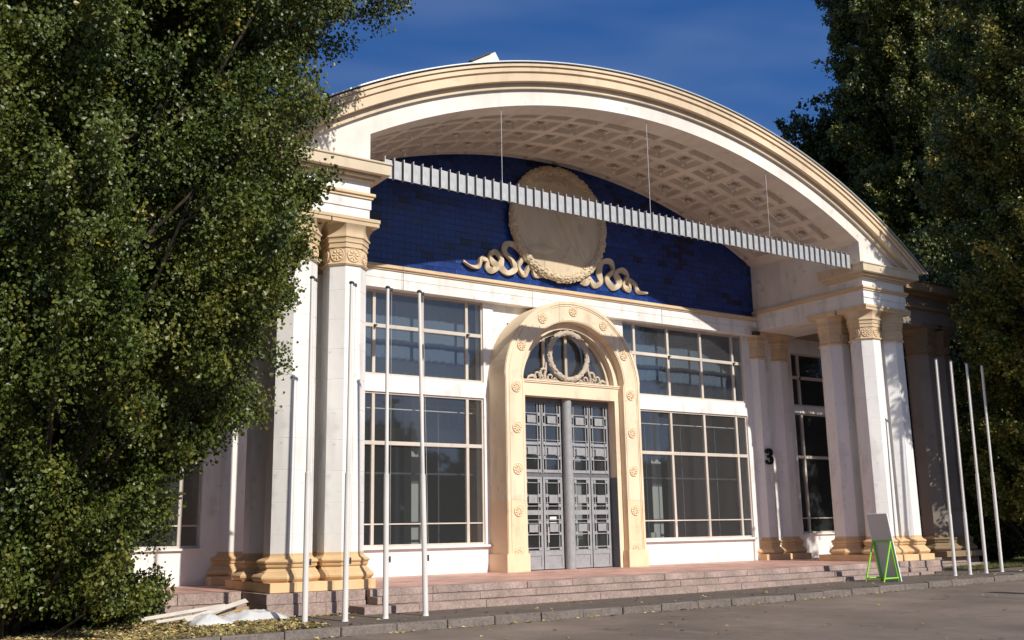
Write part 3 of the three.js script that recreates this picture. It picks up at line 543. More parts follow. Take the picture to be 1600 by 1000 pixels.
// --- relief medallion with wreath and ribbons
{
  const g = group('medallion', P, 0, 9.9, 0.2), z = 0.06;
  const disc = new THREE.CylinderGeometry(1.56, 1.6, 0.16, 56); disc.rotateX(Math.PI / 2); disc.translate(0, 0, z); mesh('disc', fin(disc), M.relief, g);
  const r = [], b = (x0, x1, y0, y1, t, a = 0) => { const q = bx(-(x1 - x0) / 2, (x1 - x0) / 2, -(y1 - y0) / 2, (y1 - y0) / 2, 0, t, 0.012); q.rotateZ(a); q.translate((x0 + x1) / 2, (y0 + y1) / 2, z + 0.075); r.push(q); };
  for (const [x, y, w, h, a, t] of [[-0.95, -0.1, 0.30, 0.62, 0.06, 0.07], [-0.55, 0.05, 0.26, 0.72, -0.05, 0.08], [-0.2, -0.35, 0.22, 0.45, 0.5, 0.06], [0.25, 0.1, 0.20, 0.85, 0.42, 0.08], [0.6, 0.0, 0.16, 0.9, 0.42, 0.07], [0.85, 0.35, 0.3, 0.24, 0.2, 0.06], [-0.7, -0.85, 0.55, 0.14, 0.05, 0.07], [0.05, 0.62, 0.24, 0.2, 0, 0.07], [-0.35, 0.75, 0.3, 0.18, 0.6, 0.06], [0.95, -0.5, 0.22, 0.4, 0.3, 0.05], [-1.2, 0.35, 0.14, 0.5, -0.2, 0.05]]) { const q = new THREE.SphereGeometry(1, 14, 9); q.scale(w, h, t); q.rotateZ(a); q.translate(x, y, z + 0.06); r.push(fin(q, true)); }
  for (let k = 0; k < 9; k++) { const q = new THREE.SphereGeometry(1, 9, 6), a = k * 2.4; q.scale(0.16 + 0.05 * Math.sin(a), 0.09, 0.035); q.rotateZ(Math.sin(a * 1.7)); q.translate(-0.75 + 0.42 * Math.cos(a), 1.18 + 0.13 * Math.sin(a * 1.3), z + 0.08); r.push(fin(q, true)); }
  for (let k = 0; k < 6; k++) b(0.12 + 0.14 * k, 0.17 + 0.14 * k, -1.05 + 0.05 * k, 0.75 - 0.17 * k, 0.026, 0.45 - 0.02 * k);
  b(0.05, 0.5, -1.02, -0.96, 0.035, 0.35); b(-0.3, 0.3, -0.72, -0.66, 0.03, -0.6);
  for (let k = 0; k < 8; k++) { const q = new THREE.SphereGeometry(1, 9, 6), a = k * 0.8; q.scale(0.24, 0.10, 0.04); q.rotateZ(0.5 + a * 0.3); q.translate(0.35 + 0.09 * k * Math.cos(k), -0.85 + 0.10 * Math.sin(k * 2.1), z + 0.075); r.push(fin(q, true)); }
  for (let k = 0; k < 5; k++) { const q = new THREE.SphereGeometry(1, 9, 6); q.scale(0.20, 0.08, 0.05); q.rotateZ(0.9 - k * 0.55); q.translate(-0.22 + k * 0.13, 1.22 + 0.05 * Math.sin(k * 2), z + 0.085); r.push(fin(q, true)); }
  mesh('relief_scene', r, M.relief, g);
  const w = [], tor = new THREE.TorusGeometry(1.64, 0.125, 7, 72); tor.translate(0, 0, z + 0.06); w.push(fin(tor, true));
  for (let i = 0; i < 620; i++) { const a = rr(0, 6.283), t = rr(-0.3, 3.4), l = new THREE.SphereGeometry(1, 5, 4); l.scale(0.062, 0.03, 0.024); l.rotateZ(a - 1.57 + rr(-0.7, 0.7)); const q = 1.64 + 0.125 * Math.cos(t); l.translate(Math.cos(a) * q, Math.sin(a) * q, z + 0.06 + 0.125 * Math.abs(Math.sin(t))); w.push(fin(l, true)); }
  mesh('wreath', w, M.relief, g);
  const bands = []; for (const a of [-1.57, 0.1, 3.3, -0.75, -2.35, 1.75]) { const q = new THREE.TorusGeometry(0.12, 0.035, 6, 14); q.scale(1, 1, 1.9); q.rotateY(Math.PI / 2); q.rotateX(0); q.rotateZ(a + Math.PI / 2); q.translate(Math.cos(a) * 1.64, Math.sin(a) * 1.64, z + 0.06); bands.push(fin(q, true)); }
  mesh('wreath_tie', bands, M.relief, g);
  const left = [[-3.3, 8.36], [-3.0, 8.24], [-2.78, 8.27], [-2.68, 8.5], [-2.5, 8.47], [-2.5, 8.27], [-2.36, 8.19], [-2.2, 8.32], [-2.36, 8.5], [-2.38, 8.68], [-2.19, 8.76], [-2.03, 8.6], [-2.06, 8.34], [-1.81, 8.2], [-1.57, 8.36], [-1.68, 8.63], [-1.93, 8.84], [-1.84, 9.05], [-1.56, 9.04], [-1.28, 8.79], [-1.43, 8.42], [-1.23, 8.22], [-1.06, 8.47], [-0.94, 8.48], [-0.86, 8.27], [-0.55, 8.31]];
  const right = [[3.42, 8.22], [3.02, 8.22], [2.93, 8.46], [2.72, 8.54], [2.70, 8.24], [2.46, 8.35], [2.64, 8.67], [2.4, 8.82], [2.17, 8.68], [2.28, 8.38], [2.04, 8.22], [1.80, 8.48], [2.08, 8.78], [1.97, 9.02], [1.66, 8.98], [1.49, 8.64], [1.56, 8.34], [1.32, 8.21], [1.09, 8.44], [1.0, 8.24], [0.8, 8.29]];
  for (const path of [left, right]) {
    const c = new THREE.CatmullRomCurve3(path.map(([x, y]) => V(x, y - 9.9, 0))), n = path.length * 9, pos = [], idx = [];
    for (let i = 0; i <= n; i++) {
      const p = c.getPoint(i / n), t = c.getTangent(i / n), nx = -t.y, ny = t.x, e = Math.min(1, 6 * i / n + 0.35), h = 0.078 * e, tw = 0.05 * Math.sin(i * 0.21);
      for (const [a, b] of [[-1, -0.04], [-0.96, 0.045 + tw], [0, 0.05], [0.96, 0.045 - tw], [1, -0.04]]) pos.push(p.x + nx * h * a, p.y + ny * h * a, 0.06 + b);
    }
    for (let i = 0; i < n; i++) for (let k = 0; k < 4; k++) { const a = i * 5 + k; idx.push(a, a + 5, a + 1, a + 1, a + 5, a + 6); }
    const q = new THREE.BufferGeometry(); q.setAttribute('position', new THREE.Float32BufferAttribute(pos, 3)); q.setIndex(idx); q.computeVertexNormals(); mesh('ribbon', fin(q), M.relief, g);
  }
}
// --- roof hatch behind the arch
{
  const h = tag(group('roof_hatch', scene, -3.95, 12.62, 2.6), 'small white box with dark lid on the roof above the arch', 'roof hatch');
  const a = bx(-0.52, 0.34, -0.6, 0.52, -0.42, 0.42, 0.02); a.rotateZ(0.56); mesh('hatch_box', a, M.whiteOld, h);
  const b = bx(-0.56, 0.16, 0.52, 0.56, -0.46, 0.46, 0.01); b.rotateZ(0.56); mesh('lid', b, M.roof, h);
  const c = bx(-0.45, 0.28, 0.12, 0.145, 0.42, 0.435); c.rotateZ(0.56); mesh('seam', c, M.steel, h);
}
// ------------------------------------------------------------------ things on the building
{ // louvre band across the arch
  const l = tag(group('metal_louvre', scene, 0, 8.63, D - 0.06), 'long band of white metal slats hung on rods across the arch opening', 'louvre');
  const sl = bx(-0.086, 0.086, 0.0, 0.42, -0.005, 0.005), fn = bx(-0.007, 0.007, -0.015, 0.475, -0.05, 0.05);
  const N = 67, step = 15.78 / N;
  for (let i = 0; i < N; i++) {
    const x = -7.89 + (i + 0.5) * step, m = mesh('slat', sl, M.steel, l); m.position.set(x - 0.012, rr(-0.006, 0.006), 0); m.rotation.y = 0.12 + rr(-0.03, 0.03);
    const f = mesh('fin', fn, M.steel, l); f.position.set(x - step / 2, 0, -0.01);
  }
  mesh('added_back_plate', [bx(-7.9, 7.9, 0.02, 0.40, -0.068, -0.056)], M.dark, l);  // dark plate added to darken the slat gaps and close their cast shadow
  for (const x of [-4.77, -0.13, 4.4]) mesh('rod', cyl(0.007, 0.007, YC + Math.sqrt(R * R - x * x) - 8.63 - 0.3, x, 0.32, -0.05, 6), M.steel, l);
}
const font = await new FontLoader().loadAsync('fonts/droid/droid_serif_bold.typeface.json');
{
  const t = new TextGeometry('3', { font, size: 0.5, depth: 0.05, bevelEnabled: true, bevelThickness: 0.012, bevelSize: 0.01, bevelSegments: 2 }); t.computeBoundingBox(); const b = t.boundingBox; t.translate(-(b.min.x + b.max.x) / 2, 0, 0);
  const n = tag(group('number_sign', scene, 8.43, 3.05, 0.26), 'dark metal numeral 3 fixed to the pilaster right of the doors', 'sign');
  mesh('numeral', fin(t), M.iron, n); mesh('fixing', bx(-0.03, 0.03, 0.2, 0.26, -0.04, 0.0), M.iron, n);
}
{ // small flood lamp on the cornice corner
  const f = tag(group('flood_lamp', scene, 8.0, 7.36, 0.45), 'small dark flood lamp above the pilaster capital right of the glazing', 'lamp');
  mesh('lamp_housing', bx(-0.13, 0.13, -0.07, 0.05, -0.06, 0.09, 0.015), M.dark, f); mesh('bracket', bx(-0.02, 0.02, -0.02, 0.02, -0.26, -0.06), M.dark, f);
}
// ------------------------------------------------------------------ flagpoles
function flagpole(x, z, lean, r, label, grp, cleat) {
  const y = walkY(x) - 0.02, p = tag(group('flagpole', scene, x, y, z), label, 'flagpole', grp), H = 5.64 - y, J = 2.55 + cleat;
  mesh('lower_tube', [cyl(r, r * 0.97, J, 0, 0, 0, 14), cyl(r * 1.25, r * 1.05, 0.05, 0, 0, 0, 14)], M.poleWhite, p);
  mesh('upper_tube', cyl(r * 0.72, r * 0.6, H - J - 0.06, 0, J, 0, 14), M.poleWhite, p);
  const cap = new THREE.SphereGeometry(r * 0.95, 10, 7); cap.scale(1, 0.7, 1); cap.translate(0, H - 0.05, 0);
  mesh('truck', [fin(cap, true), bx(0.02, 0.10, H - 0.10, H - 0.055, -0.02, 0.02), cyl(0.02, 0.02, 0.03, 0.09, H - 0.115, 0, 8)], M.dark, p);
  mesh('halyard', [cyl(0.0035, 0.0035, H - 1.12, r + 0.03, 1.03, 0, 4)], M.plank, p);
  mesh('cleat', [bx(r * 0.8, r + 0.03, 1.02, 1.05, -0.012, 0.012), bx(r + 0.015, r + 0.04, 0.98, 1.09, -0.014, 0.014)], M.dark, p);
  p.rotation.z = -lean[0]; p.rotation.x = lean[1]; return p;
}
const LP = [[-10.42, 0.0], [-9.68, 0.005], [-8.90, 0.0], [-8.09, -0.006]];
const ln = ['leftmost of the four white flagpoles before the left columns', 'second white flagpole from the left, before the gap between left columns', 'third white flagpole from the left, standing before the left glazing', 'rightmost of the four white flagpoles before the left glazing, leaning a little'];
LP.forEach(([x, k], i) => flagpole(x, 6.67, [[0.0, 0.0], [0.006, 0], [0.0, 0], [-0.022, 0]][i], 0.052, ln[i], 'flagpoles before the left half of the pavilion', 0));
const RP = [8.25, 8.95, 9.73, 10.5];
const rn = ['white flagpole nearest the right column cluster, first of the right four', 'second white flagpole from the right column cluster', 'third white flagpole from the right column cluster, beside grass', 'white flagpole farthest right, standing before the dark bushes'];
RP.forEach((x, i) => flagpole(x, 6.67, [0.022, 0], 0.047, rn[i], 'flagpoles to the right of the pavilion', [-0.9, -0.85, 0.2, 0.25][i]));

// ------------------------------------------------------------------ A-board
{
  const g = tag(group('sign_board', scene, 5.46, walkY(5.5), 6.38), 'tall grey board leaning on a bright green folding frame by the kerb', 'sign stand');
  g.rotation.y = -1.64;                                  // x runs along the board towards the kerb, z to its back
  const w = 0.62, H = 1.70, T = Math.tan(0.19), tilt = (q) => q.rotateX(0.19);
  mesh('board', tilt(bx(0, w, 0.0, H, -0.012, 0.01)), M.board, g);
  mesh('board_edge', [tilt(bx(w, w + 0.02, 0, H, -0.016, 0.014)), tilt(bx(-0.02, 0, 0, H, -0.016, 0.014)), tilt(bx(-0.02, w + 0.02, H, H + 0.02, -0.016, 0.014))], M.boardEdge, g);
  const bar = (a, b, r = 0.023) => tube([a, b], [r, r], 6), on = (x, y) => V(x, y, y * T + 0.03);
  mesh('green_frame', [bar(on(0.05, 0.01), on(0.05, 1.0)), bar(on(w - 0.05, 0.01), on(w - 0.05, 1.0)), bar(on(0.05, 1.0), on(w - 0.05, 1.0))], M.green, g);
  for (const x of [0.03, w - 0.03]) mesh('prop_leg', [bar(on(x, 1.0), V(x, 0.0, 0.60)), bar(V(x, 0.09, 0.57), on(x, 0.09))], M.green, g);
  mesh('brace', bar(V(0.03, 0.09, 0.57), V(w - 0.03, 0.09, 0.57), 0.013), M.green, g);
}
// ------------------------------------------------------------------ debris by the left podium
{
  const y = -0.41;
  const plank = (x0, z0, x1, z1, y0, y1, w, label, mat = M.plank, name = 'plank') => {
    const L = Math.hypot(x1 - x0, z1 - z0, y1 - y0), g = bx(0, L, 0, 0.022, -w / 2, w / 2, 0.003).rotateX(0.7), m = mesh(name, g, mat, scene); m.position.set(x0, y + y0, z0); m.rotation.order = 'YZX'; m.rotation.y = -Math.atan2(z1 - z0, x1 - x0); m.rotation.z = Math.asin((y1 - y0) / L); tag(m, label, 'plank', mat === M.plank ? 'white planks dumped by the left podium' : null); return m;
  };
  plank(-12.15, 5.75, -10.75, 4.75, 0.10, 0.30, 0.095, 'longest white plank, lying on top of the heap by the left podium');
  plank(-12.7, 5.1, -11.05, 4.5, 0.10, 0.22, 0.08, 'white plank under the longest one, at the back of the heap');
  plank(-12.5, 5.3, -11.0, 4.75, 0.06, 0.15, 0.06, 'thin white plank lowest in the heap by the left podium');
  plank(-11.5, 5.2, -10.65, 4.65, 0.09, 0.17, 0.06, 'short bare wooden lath sticking out of the white planks', M.wood, 'wooden_lath');
  const sheet = (x, z, w, d, h, sd, label) => {
    const g = new THREE.PlaneGeometry(w, d, 40, 24); g.rotateX(-Math.PI / 2); const p = g.attributes.position;
    for (let i = 0; i < p.count; i++) { const a = p.getX(i), b = p.getZ(i), e = Math.max(0, 1 - (2 * a / w) ** 2) * Math.max(0, 1 - (2 * b / d) ** 2); const k = 1 + 0.14 * noise.noise(a * 3 + sd, b * 3, 1); p.setXYZ(i, a * k, 0.015 + h * Math.pow(e, 0.6) * (0.75 + 0.5 * noise.noise(a * 4 + sd, b * 4, 2)) + 0.03 * e * Math.abs(noise.noise(a * 12 + sd, b * 14, 4)), b * k); }
    g.computeVertexNormals(); const m = mesh('plastic_sheet', fin(g, true), M.plastic, scene); m.position.set(x, y, z); tag(m, label, 'plastic sheet'); return m;
  };
  sheet(-10.85, 5.35, 1.2, 0.7, 0.2, 3, 'flat crumpled white plastic sheet nearest the left podium corner');
  sheet(-11.72, 5.75, 0.7, 0.5, 0.2, 9, 'bunched clear plastic sheet under the white planks');
}

// ------------------------------------------------------------------ trees
const leafMat = new THREE.MeshPhysicalMaterial({ color: 0xffffff, roughness: 0.42, transmission: 0.25, thickness: 0, specularIntensity: 0.75 });
function twigGeo(size, count, spread, sd) {
  const keep = seed; seed = sd; const pos = [];
  for (let i = 0; i < count; i++) {
    const c = V(gauss() * spread, gauss() * spread * 1.2, gauss() * spread), q = new THREE.Quaternion().setFromEuler(new THREE.Euler(rr(-1.1, 1.1), rr(0, 6.28), rr(-1.1, 1.1))), s = size * rr(0.55, 1.4);
    const P0 = [[0, -0.5, 0], [0.34, -0.36, 0.06], [0.46, 0.0, 0.1], [0, 0.62, -0.04], [-0.46, 0.0, 0.1], [-0.34, -0.36, 0.06], [0, -0.05, -0.02]].map((p) => V(...p).multiplyScalar(s).applyQuaternion(q).add(c));
    for (let k = 0; k < 6; k++) for (const w of [P0[k], P0[(k + 1) % 6], P0[6]]) pos.push(w.x, w.y, w.z);
  }
  seed = keep; const g = new THREE.BufferGeometry(); g.setAttribute('position', new THREE.Float32BufferAttribute(pos, 3)); g.computeVertexNormals(); return g;
}
const interp = (t, y) => { if (y <= t[0][0]) return t[0].slice(1); for (let i = 1; i < t.length; i++) if (y <= t[i][0]) { const k = (y - t[i - 1][0]) / (t[i][0] - t[i - 1][0]); return t[i].slice(1).map((b, j) => t[i - 1][j + 1] + (b - t[i - 1][j + 1]) * k); } return t[t.length - 1].slice(1); };
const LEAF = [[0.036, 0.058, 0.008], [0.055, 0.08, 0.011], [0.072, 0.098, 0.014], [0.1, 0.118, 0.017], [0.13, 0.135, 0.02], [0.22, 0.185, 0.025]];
// prof rows: height above base, radius, shift of the axis in x, in z
function poplar(o) {
  seed = o.seed; const t = tag(group(o.name, scene, o.x, o.y, o.z), o.label, 'tree'), prof = o.prof, top = prof[prof.length - 1][0];
  const stems = [], wood = [], thin = [];
  for (let i = 0; i < o.stems; i++) {
    const a = i / o.stems * 6.283 + rr(-0.3, 0.3), f = i ? rr(0.3, 0.62) : 0.05, pts = [], rad = [], n = 9;
    for (let k = 0; k <= n; k++) { const y = top * 0.94 * k / n, [r, dx, dz] = interp(prof, y), s = Math.pow(k / n, 0.8) * f; pts.push(V(dx + Math.cos(a) * r * s + 0.12 * noise.noise(k * 0.7, i * 3.1, 1), y, dz + Math.sin(a) * r * s + 0.12 * noise.noise(k * 0.7, i * 3.1, 5))); rad.push((i ? 0.13 : 0.26) * o.girth * (1 - 0.9 * k / n) + 0.012); }
    stems.push(pts); wood.push(tube(pts, rad, 8));
  }
  const items = [], cl = V(0, 0, 0), wsum = 400;
  const pickY = () => { for (;;) { const y = rr(prof[0][0], top), r = interp(prof, y)[0]; if (rnd() < r / o.rmax) return y; } };
  for (let c = 0; c < o.clumps; c++) {
    const y = pickY(), a = rr(0, 6.283), [r, dx, dz] = interp(prof, y);
    const lump = 1 + (o.lump ?? 0.26) * noise.noise(Math.cos(a) * 1.6 + o.seed, y * 0.42, Math.sin(a) * 1.6) + 0.10 * noise.noise(Math.cos(a) * 4 + o.seed, y * 1.1, Math.sin(a) * 4), q = r * lump * Math.pow(rnd(), o.shell ?? 0.36);
    cl.set(dx + Math.cos(a) * q, y, dz + Math.sin(a) * q);
    if (o.skip && o.skip(cl.x + o.x, cl.y + o.y, cl.z + o.z)) continue;
    const size = rr(0.7, 1.25) * o.size;
    if (c % 3 === 0) { // a limb that carries the clump
      const st = stems[Math.floor(rnd() * stems.length)], k = Math.max(0, Math.min(8, Math.floor((y - rr(0.8, 2.4)) / (top * 0.94) * 9))), s = st[k], e = cl.clone(), m = s.clone().lerp(e, 0.5); m.y -= 0.15; m.x += (e.x - s.x) * 0.12; m.z += (e.z - s.z) * 0.12;
      thin.push(tube([s, m, e, e.clone().add(V(rr(-0.1, 0.1), size * 0.7, rr(-0.1, 0.1)))], [0.045 * o.girth, 0.03 * o.girth, 0.016, 0.006], 5));
    }
    const tone = rnd(), out = q / Math.max(0.1, r), dir = V(Math.cos(a) * 0.75 + gauss() * 0.3, rr(0.15, 1.1), Math.sin(a) * 0.75 + gauss() * 0.3).normalize();
    for (let k = 0; k < o.twigs; k++) {
      const g1 = rr(-1.0, 1.15) * size * 1.25, wd = size * (0.46 - 0.16 * Math.max(0, g1 / size)), x = cl.x + dir.x * g1 + gauss() * wd, yy = cl.y + dir.y * g1 + gauss() * wd * 1.1, z = cl.z + dir.z * g1 + gauss() * wd;
      if (yy + o.y < o.floor + (o.lift ? o.lift * Math.max(0, z + o.z - 3.6) : 0)) continue;
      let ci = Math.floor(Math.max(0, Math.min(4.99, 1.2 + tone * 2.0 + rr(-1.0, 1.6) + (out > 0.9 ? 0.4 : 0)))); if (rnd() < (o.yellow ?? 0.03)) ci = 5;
      items.push([x, yy, z, ci]);
    }
  }
  mesh('trunk', wood, M.bark, t); mesh('limbs', thin, M.bark, t);
  const inst = new THREE.InstancedMesh(twigGeo(o.leaf, o.leaves, o.spread, o.seed + 5), leafMat, items.length), m4 = new THREE.Matrix4(), qq = new THREE.Quaternion(), e = new THREE.Euler(), sc = V(1, 1, 1), col = new THREE.Color();
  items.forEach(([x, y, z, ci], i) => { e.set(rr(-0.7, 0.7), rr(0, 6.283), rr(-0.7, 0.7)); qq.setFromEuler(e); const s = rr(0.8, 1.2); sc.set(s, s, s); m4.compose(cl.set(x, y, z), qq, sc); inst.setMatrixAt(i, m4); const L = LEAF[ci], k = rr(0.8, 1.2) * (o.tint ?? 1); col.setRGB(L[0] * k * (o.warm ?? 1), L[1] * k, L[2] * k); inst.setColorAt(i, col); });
  inst.name = 'crown'; inst.castShadow = inst.receiveShadow = true; inst.userData.kind = 'stuff'; t.add(inst); return t;
}
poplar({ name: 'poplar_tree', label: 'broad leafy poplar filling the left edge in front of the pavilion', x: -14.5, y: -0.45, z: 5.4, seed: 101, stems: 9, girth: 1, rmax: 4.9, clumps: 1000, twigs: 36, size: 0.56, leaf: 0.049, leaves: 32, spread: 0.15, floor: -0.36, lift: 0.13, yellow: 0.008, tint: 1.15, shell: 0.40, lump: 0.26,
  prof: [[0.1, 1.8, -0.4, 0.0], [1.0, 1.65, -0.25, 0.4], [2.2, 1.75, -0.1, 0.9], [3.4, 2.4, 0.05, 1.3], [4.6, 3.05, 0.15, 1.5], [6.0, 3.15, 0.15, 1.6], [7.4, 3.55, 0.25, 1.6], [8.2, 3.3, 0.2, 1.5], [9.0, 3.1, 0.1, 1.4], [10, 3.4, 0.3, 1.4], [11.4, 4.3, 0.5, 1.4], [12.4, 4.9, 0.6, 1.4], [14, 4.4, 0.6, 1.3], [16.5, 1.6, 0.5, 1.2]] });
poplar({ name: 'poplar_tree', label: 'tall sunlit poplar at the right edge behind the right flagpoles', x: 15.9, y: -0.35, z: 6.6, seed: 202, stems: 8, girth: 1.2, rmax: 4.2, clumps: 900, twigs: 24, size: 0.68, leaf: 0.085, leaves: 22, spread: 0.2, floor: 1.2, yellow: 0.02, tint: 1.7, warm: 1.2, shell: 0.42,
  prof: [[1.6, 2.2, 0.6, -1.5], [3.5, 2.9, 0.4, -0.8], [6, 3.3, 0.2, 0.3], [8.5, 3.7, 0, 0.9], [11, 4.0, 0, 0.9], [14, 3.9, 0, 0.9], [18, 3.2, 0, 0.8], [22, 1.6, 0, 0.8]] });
poplar({ name: 'poplar_tree', label: 'slim poplar out of view at the right, shading the right wing', x: 10.7, y: -0.5, z: 12.4, seed: 707, stems: 6, girth: 1.0, rmax: 0.8, clumps: 80, twigs: 16, size: 0.6, leaf: 0.11, leaves: 16, spread: 0.2, floor: 1.0, yellow: 0.02, shell: 0.45,
  prof: [[9, 0.3, 0.7, 0], [11, 0.5, 0.5, 0], [12.5, 0.75, 0.2, 0], [14.5, 0.75, 0.1, 0], [16, 0.3, 0, 0]] });
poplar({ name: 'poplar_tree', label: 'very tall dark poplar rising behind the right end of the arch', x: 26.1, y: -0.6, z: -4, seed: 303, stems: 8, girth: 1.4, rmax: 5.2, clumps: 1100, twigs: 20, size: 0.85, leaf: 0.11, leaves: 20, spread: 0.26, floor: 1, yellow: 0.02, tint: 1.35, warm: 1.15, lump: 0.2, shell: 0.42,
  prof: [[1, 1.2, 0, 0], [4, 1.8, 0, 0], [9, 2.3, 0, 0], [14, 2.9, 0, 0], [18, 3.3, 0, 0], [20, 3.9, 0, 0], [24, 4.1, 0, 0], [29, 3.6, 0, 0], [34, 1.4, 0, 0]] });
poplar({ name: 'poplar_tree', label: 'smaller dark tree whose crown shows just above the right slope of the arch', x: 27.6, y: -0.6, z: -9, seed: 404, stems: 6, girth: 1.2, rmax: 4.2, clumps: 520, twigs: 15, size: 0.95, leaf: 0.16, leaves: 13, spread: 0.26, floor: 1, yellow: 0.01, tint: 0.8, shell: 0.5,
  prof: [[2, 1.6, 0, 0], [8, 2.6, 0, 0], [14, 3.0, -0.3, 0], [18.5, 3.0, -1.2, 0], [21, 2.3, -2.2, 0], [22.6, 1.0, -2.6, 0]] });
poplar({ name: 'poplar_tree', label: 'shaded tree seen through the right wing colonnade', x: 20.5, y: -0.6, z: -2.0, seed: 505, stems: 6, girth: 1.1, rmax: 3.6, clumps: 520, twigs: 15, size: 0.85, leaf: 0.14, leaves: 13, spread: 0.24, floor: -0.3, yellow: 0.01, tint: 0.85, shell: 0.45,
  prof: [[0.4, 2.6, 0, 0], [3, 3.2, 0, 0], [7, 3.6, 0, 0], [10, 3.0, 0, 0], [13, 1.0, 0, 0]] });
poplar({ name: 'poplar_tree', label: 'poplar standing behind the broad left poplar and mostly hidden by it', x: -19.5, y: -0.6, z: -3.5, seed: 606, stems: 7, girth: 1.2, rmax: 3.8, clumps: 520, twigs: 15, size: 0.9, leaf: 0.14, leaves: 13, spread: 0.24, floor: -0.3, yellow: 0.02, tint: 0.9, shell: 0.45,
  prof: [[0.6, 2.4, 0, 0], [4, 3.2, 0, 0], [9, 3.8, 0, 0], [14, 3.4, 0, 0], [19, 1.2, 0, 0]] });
// shrubs
function shrub(x, z, r, h, label, sd, tint = 1) {
  seed = sd; const y = walkY(x), t = tag(group('shrub', scene, x, y, z), label, 'shrub', null), st = [];
  for (let i = 0; i < 7; i++) { const a = rr(0, 6.28), f = rr(0.2, 0.8) * r; st.push(tube([V(0, -0.05, 0), V(Math.cos(a) * f * 0.4, h * 0.4, Math.sin(a) * f * 0.4), V(Math.cos(a) * f, h * 0.85, Math.sin(a) * f)], [0.03, 0.02, 0.007], 5)); }
  mesh('stems', st, M.bark, t);
  const n = Math.round(420 * r * h), inst = new THREE.InstancedMesh(twigGeo(x < 0 ? 0.06 : 0.09, x < 0 ? 22 : 16, 0.17, sd + 3), leafMat, n), m4 = new THREE.Matrix4(), qq = new THREE.Quaternion(), e = new THREE.Euler(), c = new THREE.Color();
  for (let i = 0; i < n; i++) { const a = rr(0, 6.283), v = rnd(), k = Math.pow(rnd(), 0.4) * (1 + 0.25 * noise.noise(a * 1.5, v * 4, sd)), q = Math.sin(Math.acos(1 - 1.6 * v) ) * r * k; e.set(rr(-0.7, 0.7), rr(0, 6.28), rr(-0.7, 0.7)); qq.setFromEuler(e); m4.compose(V(Math.cos(a) * q, h * v * k + 0.12, Math.sin(a) * q), qq, V(1, 1, 1)); inst.setMatrixAt(i, m4); const L = LEAF[Math.floor(rr(0, 4.3))], b = rr(0.8, 1.2) * tint; c.setRGB(L[0] * b, L[1] * b, L[2] * b); inst.setColorAt(i, c); }
  inst.name = 'foliage'; inst.castShadow = inst.receiveShadow = true; inst.userData.kind = 'stuff'; t.add(inst);
}
shrub(15.6, 2.2, 1.5, 2.2, 'leafy shrub behind the third right flagpole', 71);
shrub(17.9, 2.0, 1.7, 2.8, 'dark bushy shrub behind the farthest right flagpole', 72);
shrub(20.6, 1.2, 1.8, 2.4, 'low shrub at the right edge beyond the grass', 73);
shrub(17.0, -0.6, 1.8, 3.4, 'tall shaded shrub beside the right wing corner', 74, 0.9);
shrub(19.2, -3.2, 2.2, 4.6, 'high shaded shrub seen between right columns and wing', 75, 0.9);
shrub(-12.6, 4.0, 0.6, 0.8, 'low leafy shoot bush at the foot of the left poplar', 76);
shrub(-13.4, 4.9, 0.6, 0.45, 'lowest dark green shoots beside the white planks', 79);
shrub(-16.2, 4.0, 1.2, 1.3, 'low bush at the left edge under the poplar', 77);
shrub(-14.1, 4.3, 1.0, 0.9, 'low bush below the middle of the left poplar', 78);

// the wood across the forecourt, behind the camera: seen in the glass only
{
  seed = 900; const n = 9000, inst = new THREE.InstancedMesh(twigGeo(0.9, 10, 1.0, 17), leafMat, n), m4 = new THREE.Matrix4(), qq = new THREE.Quaternion(), e = new THREE.Euler(), c = new THREE.Color();
  for (let i = 0; i < n; i++) { const x = rr(-70, 150), h = 9 + 5 * noise.noise(x * 0.09, 3, 2) + 3 * noise.noise(x * 0.4, 1, 1), y = h * Math.pow(rnd(), 0.8); e.set(rr(-0.7, 0.7), rr(0, 6.28), rr(-0.7, 0.7)); qq.setFromEuler(e); m4.compose(V(x, y, 66 + 5 * rnd() + 4 * noise.noise(x * 0.12, y * 0.2, 7)), qq, V(1, 1, 1)); inst.setMatrixAt(i, m4); const L = LEAF[Math.floor(rr(0, 4))]; c.setRGB(L[0], L[1], L[2]); inst.setColorAt(i, c); }
  inst.name = 'far_wood'; inst.userData = { kind: 'stuff', label: 'line of trees across the forecourt' }; inst.castShadow = inst.receiveShadow = true; scene.add(inst);
}
// ------------------------------------------------------------------ grass, straw, fallen leaves
function scatter(name, label, geo, n, mat, put, cols) {
  const inst = new THREE.InstancedMesh(geo, mat, n), m4 = new THREE.Matrix4(), qq = new THREE.Quaternion(), e = new THREE.Euler(), c = new THREE.Color(), p = V(0, 0, 0);
  for (let i = 0; i < n; i++) { const s = put(p, e); qq.setFromEuler(e); m4.compose(p, qq, V(s, s, s)); inst.setMatrixAt(i, m4); const L = cols[Math.floor(rnd() * cols.length)], b = rr(0.75, 1.25); c.setRGB(L[0] * b, L[1] * b, L[2] * b); inst.setColorAt(i, c); }
  inst.name = name; inst.userData = { kind: 'stuff', label }; inst.castShadow = inst.receiveShadow = true; scene.add(inst);
}
const leaf1 = (() => { const g = new THREE.BufferGeometry(); g.setAttribute('position', new THREE.Float32BufferAttribute([0, 0, -0.5, 0.45, 0.12, 0, 0, 0.02, 0.55, 0, 0, -0.5, 0, 0.02, 0.55, -0.45, 0.14, 0], 3)); g.computeVertexNormals(); return g; })();
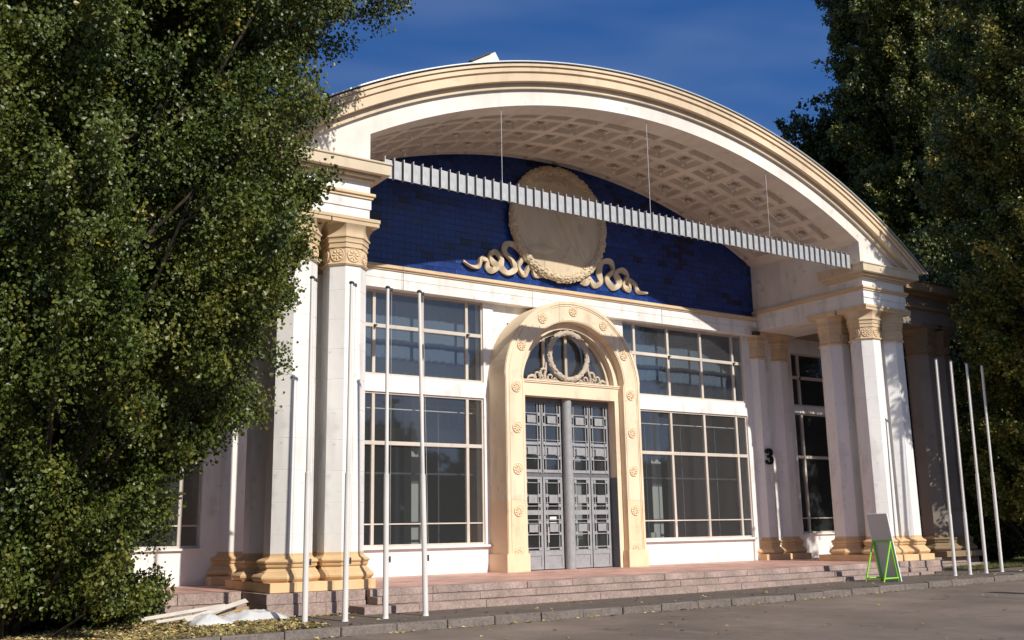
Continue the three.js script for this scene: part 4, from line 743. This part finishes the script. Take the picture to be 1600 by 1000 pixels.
const tuft = (() => { const pos = []; seed = 41; for (let i = 0; i < 9; i++) { const a = rr(0, 6.28), b = rr(0.3, 1.1), l = rr(0.5, 1), w = 0.035, x = Math.cos(a), z = Math.sin(a), ox = rr(-0.3, 0.3), oz = rr(-0.3, 0.3); pos.push(ox - z * w, 0, oz + x * w, ox + z * w, 0, oz - x * w, ox + x * b * l * 0.8, l * (1.1 - b * 0.7), oz + z * b * l * 0.8); } const g = new THREE.BufferGeometry(); g.setAttribute('position', new THREE.Float32BufferAttribute(pos, 3)); g.computeVertexNormals(); return g; })();
const sheetMat = new THREE.MeshStandardMaterial({ color: 0xffffff, roughness: 0.75 });
seed = 42;
scatter('straw', 'dry yellow straw and grass under the left poplar', tuft, 14000, sheetMat, (p, e) => { const x = rr(-19, -11.2), z = KERB_Z - 0.2 - Math.pow(rnd(), 1.4) * 7; p.set(x, lawnY(x, z) - 0.01, z); e.set(rr(-0.6, 0.6), rr(0, 6.28), rr(-0.6, 0.6)); return rr(0.06, 0.17) * (0.6 + 0.9 * Math.abs(noise.noise(x * 1.3, z * 1.3, 4))); }, [[0.5, 0.38, 0.17], [0.46, 0.33, 0.13], [0.35, 0.27, 0.11], [0.28, 0.22, 0.1], [0.15, 0.15, 0.04], [0.08, 0.11, 0.025]]);
scatter('grass', 'short grass strip behind the right flagpoles', tuft, 9000, sheetMat, (p, e) => { const x = rr(11.2, 24), z = 5.5 - Math.pow(rnd(), 1.3) * 6; p.set(x, walkY(x) + 0.01, z); e.set(rr(-0.3, 0.3), rr(0, 6.28), rr(-0.3, 0.3)); return rr(0.07, 0.14); }, [[0.1, 0.13, 0.03], [0.14, 0.15, 0.035], [0.2, 0.18, 0.06]]);
const YL = [[0.44, 0.32, 0.1], [0.36, 0.26, 0.1], [0.52, 0.43, 0.2], [0.22, 0.16, 0.07], [0.3, 0.26, 0.09]];
scatter('fallen_leaves', 'yellow fallen leaves along the kerb and pavement', leaf1, 620, sheetMat, (p, e) => {
  const k = rnd(); let x, z, y;
  if (k < 0.42) { x = -11 + 24 * rnd(); z = KERB_Z + 0.03 + Math.abs(gauss()) * 0.16; y = roadY(x); }
  else if (k < 0.6) { x = rr(-11, 13); z = KERB_Z + rr(0.2, 9); y = roadY(x) - (z - KERB_Z) * 0.002; }
  else if (k < 0.8) { x = rr(-11, 12); z = rr(5.75, KERB_Z - 0.2); y = walkY(x); }
  else { x = rr(-11.2, -8.8); z = 5.0 + Math.abs(gauss()) * 0.5; y = walkY(x); }
  p.set(x, y + 0.006, z); e.set(rr(-0.3, 0.3), rr(0, 6.28), rr(-0.3, 0.3)); return rr(0.05, 0.1);
}, YL);
scatter('leaf_litter', 'thick yellow leaf litter around the debris and under the left poplar', leaf1, 11000, sheetMat, (p, e) => { const x = -11.2 - Math.pow(rnd(), 1.3) * 6.5 + rr(0, 1.0), z = KERB_Z - 0.25 - Math.pow(rnd(), 1.2) * 3.6; p.set(x, (x < -11.15 ? lawnY(x, z) : -0.42) + 0.01 + rnd() * 0.03, z); e.set(rr(-0.7, 0.7), rr(0, 6.28), rr(-0.7, 0.7)); return rr(0.045, 0.085); }, [...YL, [0.16, 0.12, 0.06], [0.24, 0.16, 0.07], [0.07, 0.10, 0.02], [0.2, 0.14, 0.07]]);

// ------------------------------------------------------------------ street lamp out at the right of the forecourt, whose shadow reaches in
{
  const l = tag(group('street_lamp', scene, 6.2, -0.6, 21.6), 'tall street lamp on the forecourt, out of view at the right', 'street lamp');
  mesh('post', cyl(0.13, 0.07, 8.0, 0, 0, 0, 12), M.poleWhite, l); mesh('lamp_head', bx(-0.2, 0.2, 7.95, 8.15, -0.35, 0.7, 0.03), M.steel, l);
}
renderer.render(scene, camera);
